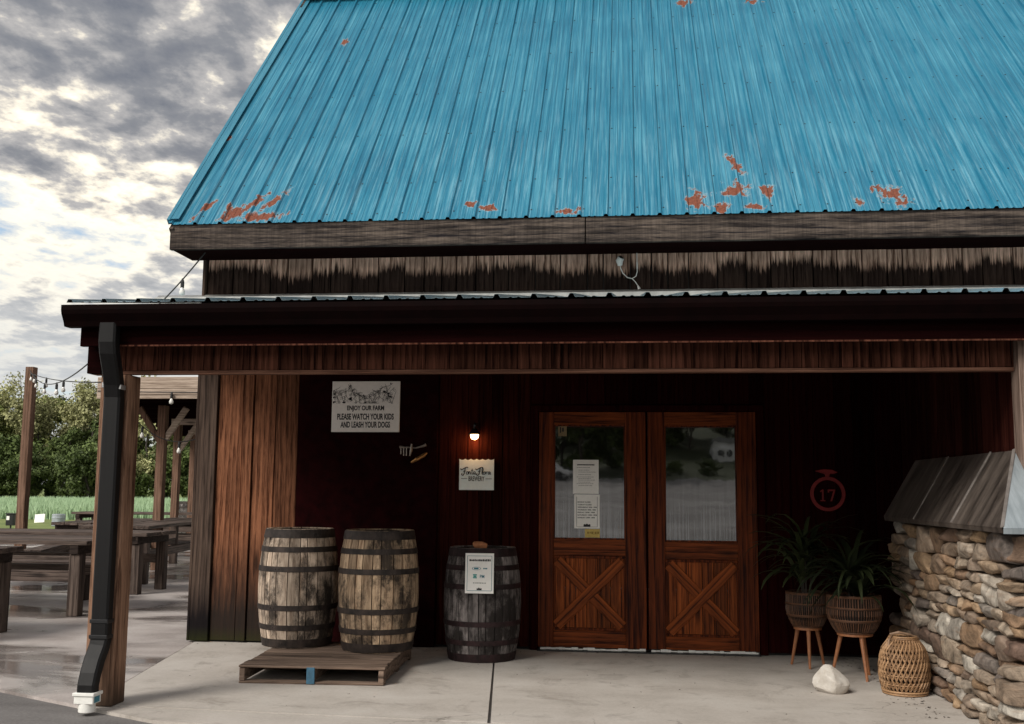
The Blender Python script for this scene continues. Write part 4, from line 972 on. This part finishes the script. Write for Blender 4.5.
for k, (x, y) in enumerate(((-7.94, 17.3), (-9.74, 22), (-11.08, 26))):
    q = L2(x, y); po_ = MB().box(q[0] - .07, q[0] + .07, q[1] - .07, q[1] + .07, 0, 2.78).build('post', M['pergola_post'], per, .006)
    for sg in ((-1, 1) if k == 0 else (1,)):
        MB().bar((q[0] + sg * .06, q[1] - .01, 2.2), (q[0] + sg * .42, q[1] - .01, 2.74), .06, .10, (0, 0, 1)).build('brace', M['pergola_post'] if sg < 0 else M['pergola_beam'], po_, .004)
    if k: MB().box(q[0] - .12, q[0] + .75, q[1] - .10, q[1] - .071, 2.74, 2.93).build('cross_beam', M['pergola_beam'], po_, .004)
for x, y in ((-4.6, 17.3), (-6.3, 22)):
    q = L2(x, y); MB().box(q[0] - .07, q[0] + .07, q[1] - .07, q[1] + .07, 0, 2.78).build('post', M['pergola_post'], per, .006)
o = MB().box(-.068, .068, -.068, .068, -.05, 3.30).build('light_pole', M['pergola_post'], None, .006); o.location = (-9.61, 16, 0); tag(o, 'square timber pole at far left holding up the light strings', 'pole')
bulb_m, bt, bb = newmat('unlit_bulb'); bb.inputs['Base Color'].default_value = (.75, .74, .7, 1); bb.inputs['Roughness'].default_value = .1
def light_string(label, a, b, sag, at, grp=None, bs=1.):
    a, b = Vector(a), Vector(b); t = thing('light_string', a, label, 'string lights', grp); d = b - a
    f = lambda u: d * u + Vector((0, 0, -sag * 4 * u * (1 - u)))
    MB().tube([f(k / 24) for k in range(25)], .009 * bs, 5).build('cable', M['cable'], t)
    for u in at:
        p = f(u); s_ = MB().tube([p + Vector((0, 0, .01)), p + Vector((0, 0, -.03 * bs)), p + Vector((0, 0, -.10 * bs))], [.008 * bs, .022 * bs, .022 * bs], 10).build('bulb_socket', M['cable'], t)
        MB().lathe([(0.016 * bs, 0), (.022 * bs, -.02 * bs), (.036 * bs, -.055 * bs), (.03 * bs, -.085 * bs), (0, -.1 * bs)], 12, tuple(p + Vector((0, 0, -.10 * bs)))).build('bulb', bulb_m, s_, smooth=True)
    return t
light_string('upper sagging light string from the far pole to the porch corner, with clear bulbs', (-9.6, 15.93, 3.24), (-3.50, 6.62, 2.26), .22, (.06, .22, .42, .62), None, .62)
light_string('lower light string from the far pole to the porch post', (-9.6, 15.94, 3.20), (-3.40, 6.7, 2.07), .05, (.12, .36, .6), None, .62)
light_string('light string with one bulb running from the barn eave to the porch roof', (-3.80, 8.98, 3.49), (-4.27, 8.98, 2.96), .02, (.43,), None, .75)
light_string('drooping light string hung across the pergola posts', (-8.55, 16.95, 2.82), (-6.6, 17.2, 2.72), .62, (.2, .52, .68), None, 1.0)
light_string('light string running along the underside of the pergola front beam', (-8.7, 16.46, 2.95), (-4.6, 16.46, 2.97), .03, (.05, .31, .6), None, 1.0)
barrel(-13.25, 31, -.03, 'barrel standing on the lawn beyond the pergola', M['stave_c'], M['hoop'], .5, H=1.02, rb=.4, re=.34)
t = thing('lawn_sign', (-23.3, 40, -.03), 'small white blank-looking board leaning on the lawn', 'sign'); t.rotation_euler = (R(-14), R(-4), 0)
MB().box(-.21, .21, 0, .02, .02, .36).build('board', M['paper'], t); MB().box(-.19, -.16, .021, .04, 0, .3).box(.16, .19, .021, .04, 0, .3).build('stakes', M['weathered_z'], t)
t = thing('drum', (-20.8, 37, -.03), 'blue-grey drum standing on the lawn between the pole and the porch', 'drum')
MB().lathe([(0, 0), (.22, 0), (.23, .02), (.23, .13), (.24, .14), (.24, .16), (.23, .17), (.23, .28), (.24, .29), (.24, .31), (.23, .32), (.23, .42), (.22, .44), (0, .43)], 28).build('body', M['lotion'], t, smooth=False)
t = thing('post_box', (-20.2, 33, -.03), 'black box on a thin post with a white card, left of the pole', 'box')
MB().box(-.02, .02, -.02, .02, 0, .15).build('stake', M['black'], t); b_ = MB().box(-.13, .13, -.1, .1, .15, .52).box(-.15, .15, -.12, .12, .521, .55).build('box', M['black'], t, .01); MB().box(-.1, .0, -.106, -.101, .33, .46).build('card', M['paper'], b_)

# ------------------------------------------------------------------ vegetation
def grass_patch():
    random.seed(4); mb = MB(); V = mb.v; F = mb.f
    for k in range(60000):
        u = random.random(); y = 44.5 + 52 * u ** 1.35; c = -.47 * y * 1.0; x = random.uniform(-.80, -.22) * y + random.uniform(-3, 3)
        h = random.uniform(.45, .78) * (.85 + .25 * mnoise.noise(Vector((x * .15, y * .15, 0)))) ; w = random.uniform(.016, .034) * (1 + (y - 44) / 60); a = random.uniform(0, pi); lx, ly = random.uniform(-.16, .16), random.uniform(-.16, .16)
        i = len(V); cx0, sy0 = cos(a) * w, sin(a) * w
        V += [(x - cx0, y - sy0, -.05), (x + cx0, y + sy0, -.05), (x + lx * .4 + cx0 * .6, y + ly * .4, h * .6), (x + lx, y + ly, h), (x + lx * .4 - cx0 * .6, y + ly * .4, h * .6)]
        F.append((i, i + 1, i + 2, i + 3, i + 4))
    o = mb.build('tall_grass', M['reed'], None, fix=False); o['kind'] = 'stuff'; o['label'] = 'pale green tall grass in the field before the wood'; return o
grass_patch()
def make_tree(Ht, Rw, z0, seed, leaf, clumps=70, per=46, ls=.30, sparse=0.):
    """returns crown mesh, trunk mesh; limbs carry the leaf clumps"""
    random.seed(seed); tr = MB(); cr = MB(); tips = []
    bend = [Vector((random.uniform(-.3, .3), random.uniform(-.3, .3), Ht * u)) * 1 for u in (0, .25, .5, .75, .97)]; bend[0] = Vector((0, 0, 0))
    tr.tube(bend, [.17, .14, .10, .06, .015], 7)
    def trunk(u): i = min(3, int(u * 4)); return bend[i].lerp(bend[i + 1], u * 4 - i)
    for k in range(26):
        u = random.uniform(max(.08, z0 / Ht), .95); p = trunk(u); a = random.uniform(0, 2 * pi); wd = Rw * (math.sin(pi * min(1, .18 + .78 * u)) ** .7) * random.uniform(.55, 1.05)
        q = p + Vector((cos(a) * wd, sin(a) * wd, wd * random.uniform(.1, .75))); mid = p.lerp(q, .5) + Vector((0, 0, -.12 * wd))
        tr.tube([p, mid, q], [.05 * (1.2 - u), .03 * (1.2 - u), .008], 5); tips.append((p, mid, q))
        for _ in range(3):
            e = mid.lerp(q, random.random()); w_ = e + Vector((random.uniform(-1, 1), random.uniform(-1, 1), random.uniform(0, 1.1))) * .8; tr.tube([e, w_], [.012, .004], 4); tips.append((e, e.lerp(w_, .5), w_))
    for k in range(clumps):
        p, m_, q = random.choice(tips); c = (m_.lerp(q, random.uniform(.1, 1.1))) + Vector((random.gauss(0, .25), random.gauss(0, .25), random.gauss(0, .25)))
        cr_ = random.uniform(.35, .95); cn = int(per * random.uniform(.4, 1.3) * (1 - sparse * (c.z / Ht)))
        for _ in range(cn):
            d = Vector((random.gauss(0, 1), random.gauss(0, 1), random.gauss(0, .75))).normalized() * cr_ * random.random() ** .45; s_ = ls * random.uniform(.5, 1.2)
            n_ = (d.normalized() + Vector((random.uniform(-.8, .8), random.uniform(-.8, .8), random.uniform(-.2, 1.)))).normalized(); a_ = n_.orthogonal().normalized(); a_.rotate(Matrix.Rotation(random.uniform(0, 6.28), 3, n_)); b2 = n_.cross(a_)
            o_ = c + d; cr.add([o_ - a_ * s_ * .5, o_ + b2 * s_ * .32, o_ + a_ * s_ * .55, o_ - b2 * s_ * .32], [(0, 1, 2, 3)])
    def me_(mb, name, m):
        me = bpy.data.meshes.new(name); me.from_pydata(mb.v, [], mb.f); me.materials.append(m); return me
    return me_(cr, 'crown', leaf), me_(tr, 'trunk', M['bark'])
KIND = [make_tree(11.5, 3.3, .8, 41, M['leaf_a'], 250, 75, .38), make_tree(12.5, 3.0, 1.0, 42, M['leaf_b'], 220, 62, .34, .55), make_tree(10, 3.6, .5, 43, M['leaf_c'], 260, 75, .38), make_tree(5, 3.0, .2, 44, M['leaf_c'], 170, 75, .34), make_tree(13, 2.4, 3, 45, M['leaf_b'], 90, 40, .28, .6)]
KN = [('broadleaf_tree', 'full mid-green broadleaf tree in the wood beyond the grass field', 'tree'), ('spring_tree', 'thin pale olive spring tree with twiggy top in the wood beyond the field', 'tree'), ('dark_tree', 'dark green bushy tree in the wood beyond the field', 'tree'), ('bush', 'low dark bush along the foot of the wood beyond the field', 'bush'), ('bare_tree', 'nearly bare twiggy tree rising above the wood beyond the field', 'tree')]
def plant_tree(k, x, y, z, sc, rz, label=None, grp=None):
    n_, l_, c_ = KN[k]; t = thing(n_, (x, y, z), label or l_, c_, grp or n_.replace('_', ' ') + 's of the wood beyond the field', rz); t.scale = (sc, sc, sc * random.uniform(.93, 1.07))
    link('crown', KIND[k][0], t); link('trunk', KIND[k][1], t)
random.seed(77)
def row(y, x0, x1, step, kinds, smin, smax):
    x = x0
    while x < x1:
        plant_tree(random.choice(kinds), x + random.uniform(-.8, .8), y + random.uniform(-2, 2), -.04, random.uniform(smin, smax), random.uniform(0, 6.28)); x += step * random.uniform(.75, 1.25)
row(100, -70, -18, 3.4, (3,), .7, 1.1)
row(103, -72, -18, 4.6, (0, 1, 2, 1), .74, .92)
row(106, -77, -20, 3.4, (0, 1, 1, 4), .82, 1.0)
row(110, -79, -34, 3.6, (0, 1, 2), .86, 1.0)
row(114, -80, -36, 4.8, (1, 4, 0), 1.0, 1.16)
# wooded slope on the far side of the lot, seen mirrored in the door glass
def hz(x, y): d = max(0, -71.5 - y); return lotz(max(y, -71.5)) + .085 * d + .0016 * d * d - .3
random.seed(19)
for y in (-76, -84, -100, -112):
    x = -34 + random.uniform(0, 3)
    while x < 42:
        if not (1 < x < 22 and y > -98): plant_tree(random.choice((0, 2, 2)), x, y + random.uniform(-2, 2), hz(x, y), random.uniform(.85, 1.25), random.uniform(0, 6.28), 'dark tree on the slope across the lot, mirrored in the door glass', 'trees mirrored in the door glass')
        x += 5.2 * random.uniform(.8, 1.25)
for x in (4, 7.2, 10.5, 14, 17.5): plant_tree(3, x, -78, hz(x, -78) - .3, random.uniform(.26, .34), x, 'low dark bush before the white house, mirrored in the door glass', 'bushes mirrored in the door glass')
t = thing('house', (11.2, -92, hz(0, -92) + .7), 'small white house on the slope, mirrored in the right door glass', 'house'); t.scale = (.72, .72, .66)
MB().box(-3.6, 3.6, -2.5, 2.5, -1, 1.9).box(-3.1, -.9, 2.501, 3.4, -1, .8).build('wall', plain('white_clapboard', (.88, .88, .87), .7, 0, .05), t)
mb = MB(); mb.prism([(-3.9, 1.9), (3.9, 1.9), (3.4, 2.5), (-3.4, 2.5)], -2.8, 2.8); mb.build('roof', plain('grey_shingle', (.3, .3, .3), .8), t)
for x in (-2.6, -1.5, 1.2, 2.5): MB().box(x - .3, x + .3, 2.51 if x > -.9 else 3.41, 2.56 if x > -.9 else 3.46, (.6 if x > -.9 else .0), (1.4 if x > -.9 else .6)).build('window', M['black'], t)
t = thing('parked_car', (-6.6, -66, lotz(-66)), 'white car parked across the lot, mirrored in the left door glass', 'car', None, .25)
mb = MB().prism([(-2.2, .35), (2.2, .35), (2.25, .85), (1.3, 1.0), (.7, 1.5), (-1.5, 1.52), (-2.15, 1.0), (-2.25, .6)], -.85, .85); mb.build('body', plain('white_car_paint', (.75, .75, .75), .2, 0, .02), t, .08)
MB().prism([(1.18, 1.0), (.66, 1.42), (-1.4, 1.44), (-1.9, 1.02)], -.87, .87).build('window', M['black'], t, .02)
for x in (-1.4, 1.4):
    for y in (-.78, .78):
        mb = MB().lathe([(0, -.11), (.26, -.11), (.33, -.09), (.33, .09), (.26, .11), (0, .11)], 24); mb.v = [(a + x, c + y, b + .33) for a, b, c in mb.v]; w_ = mb.build('wheel', M['black'], t)
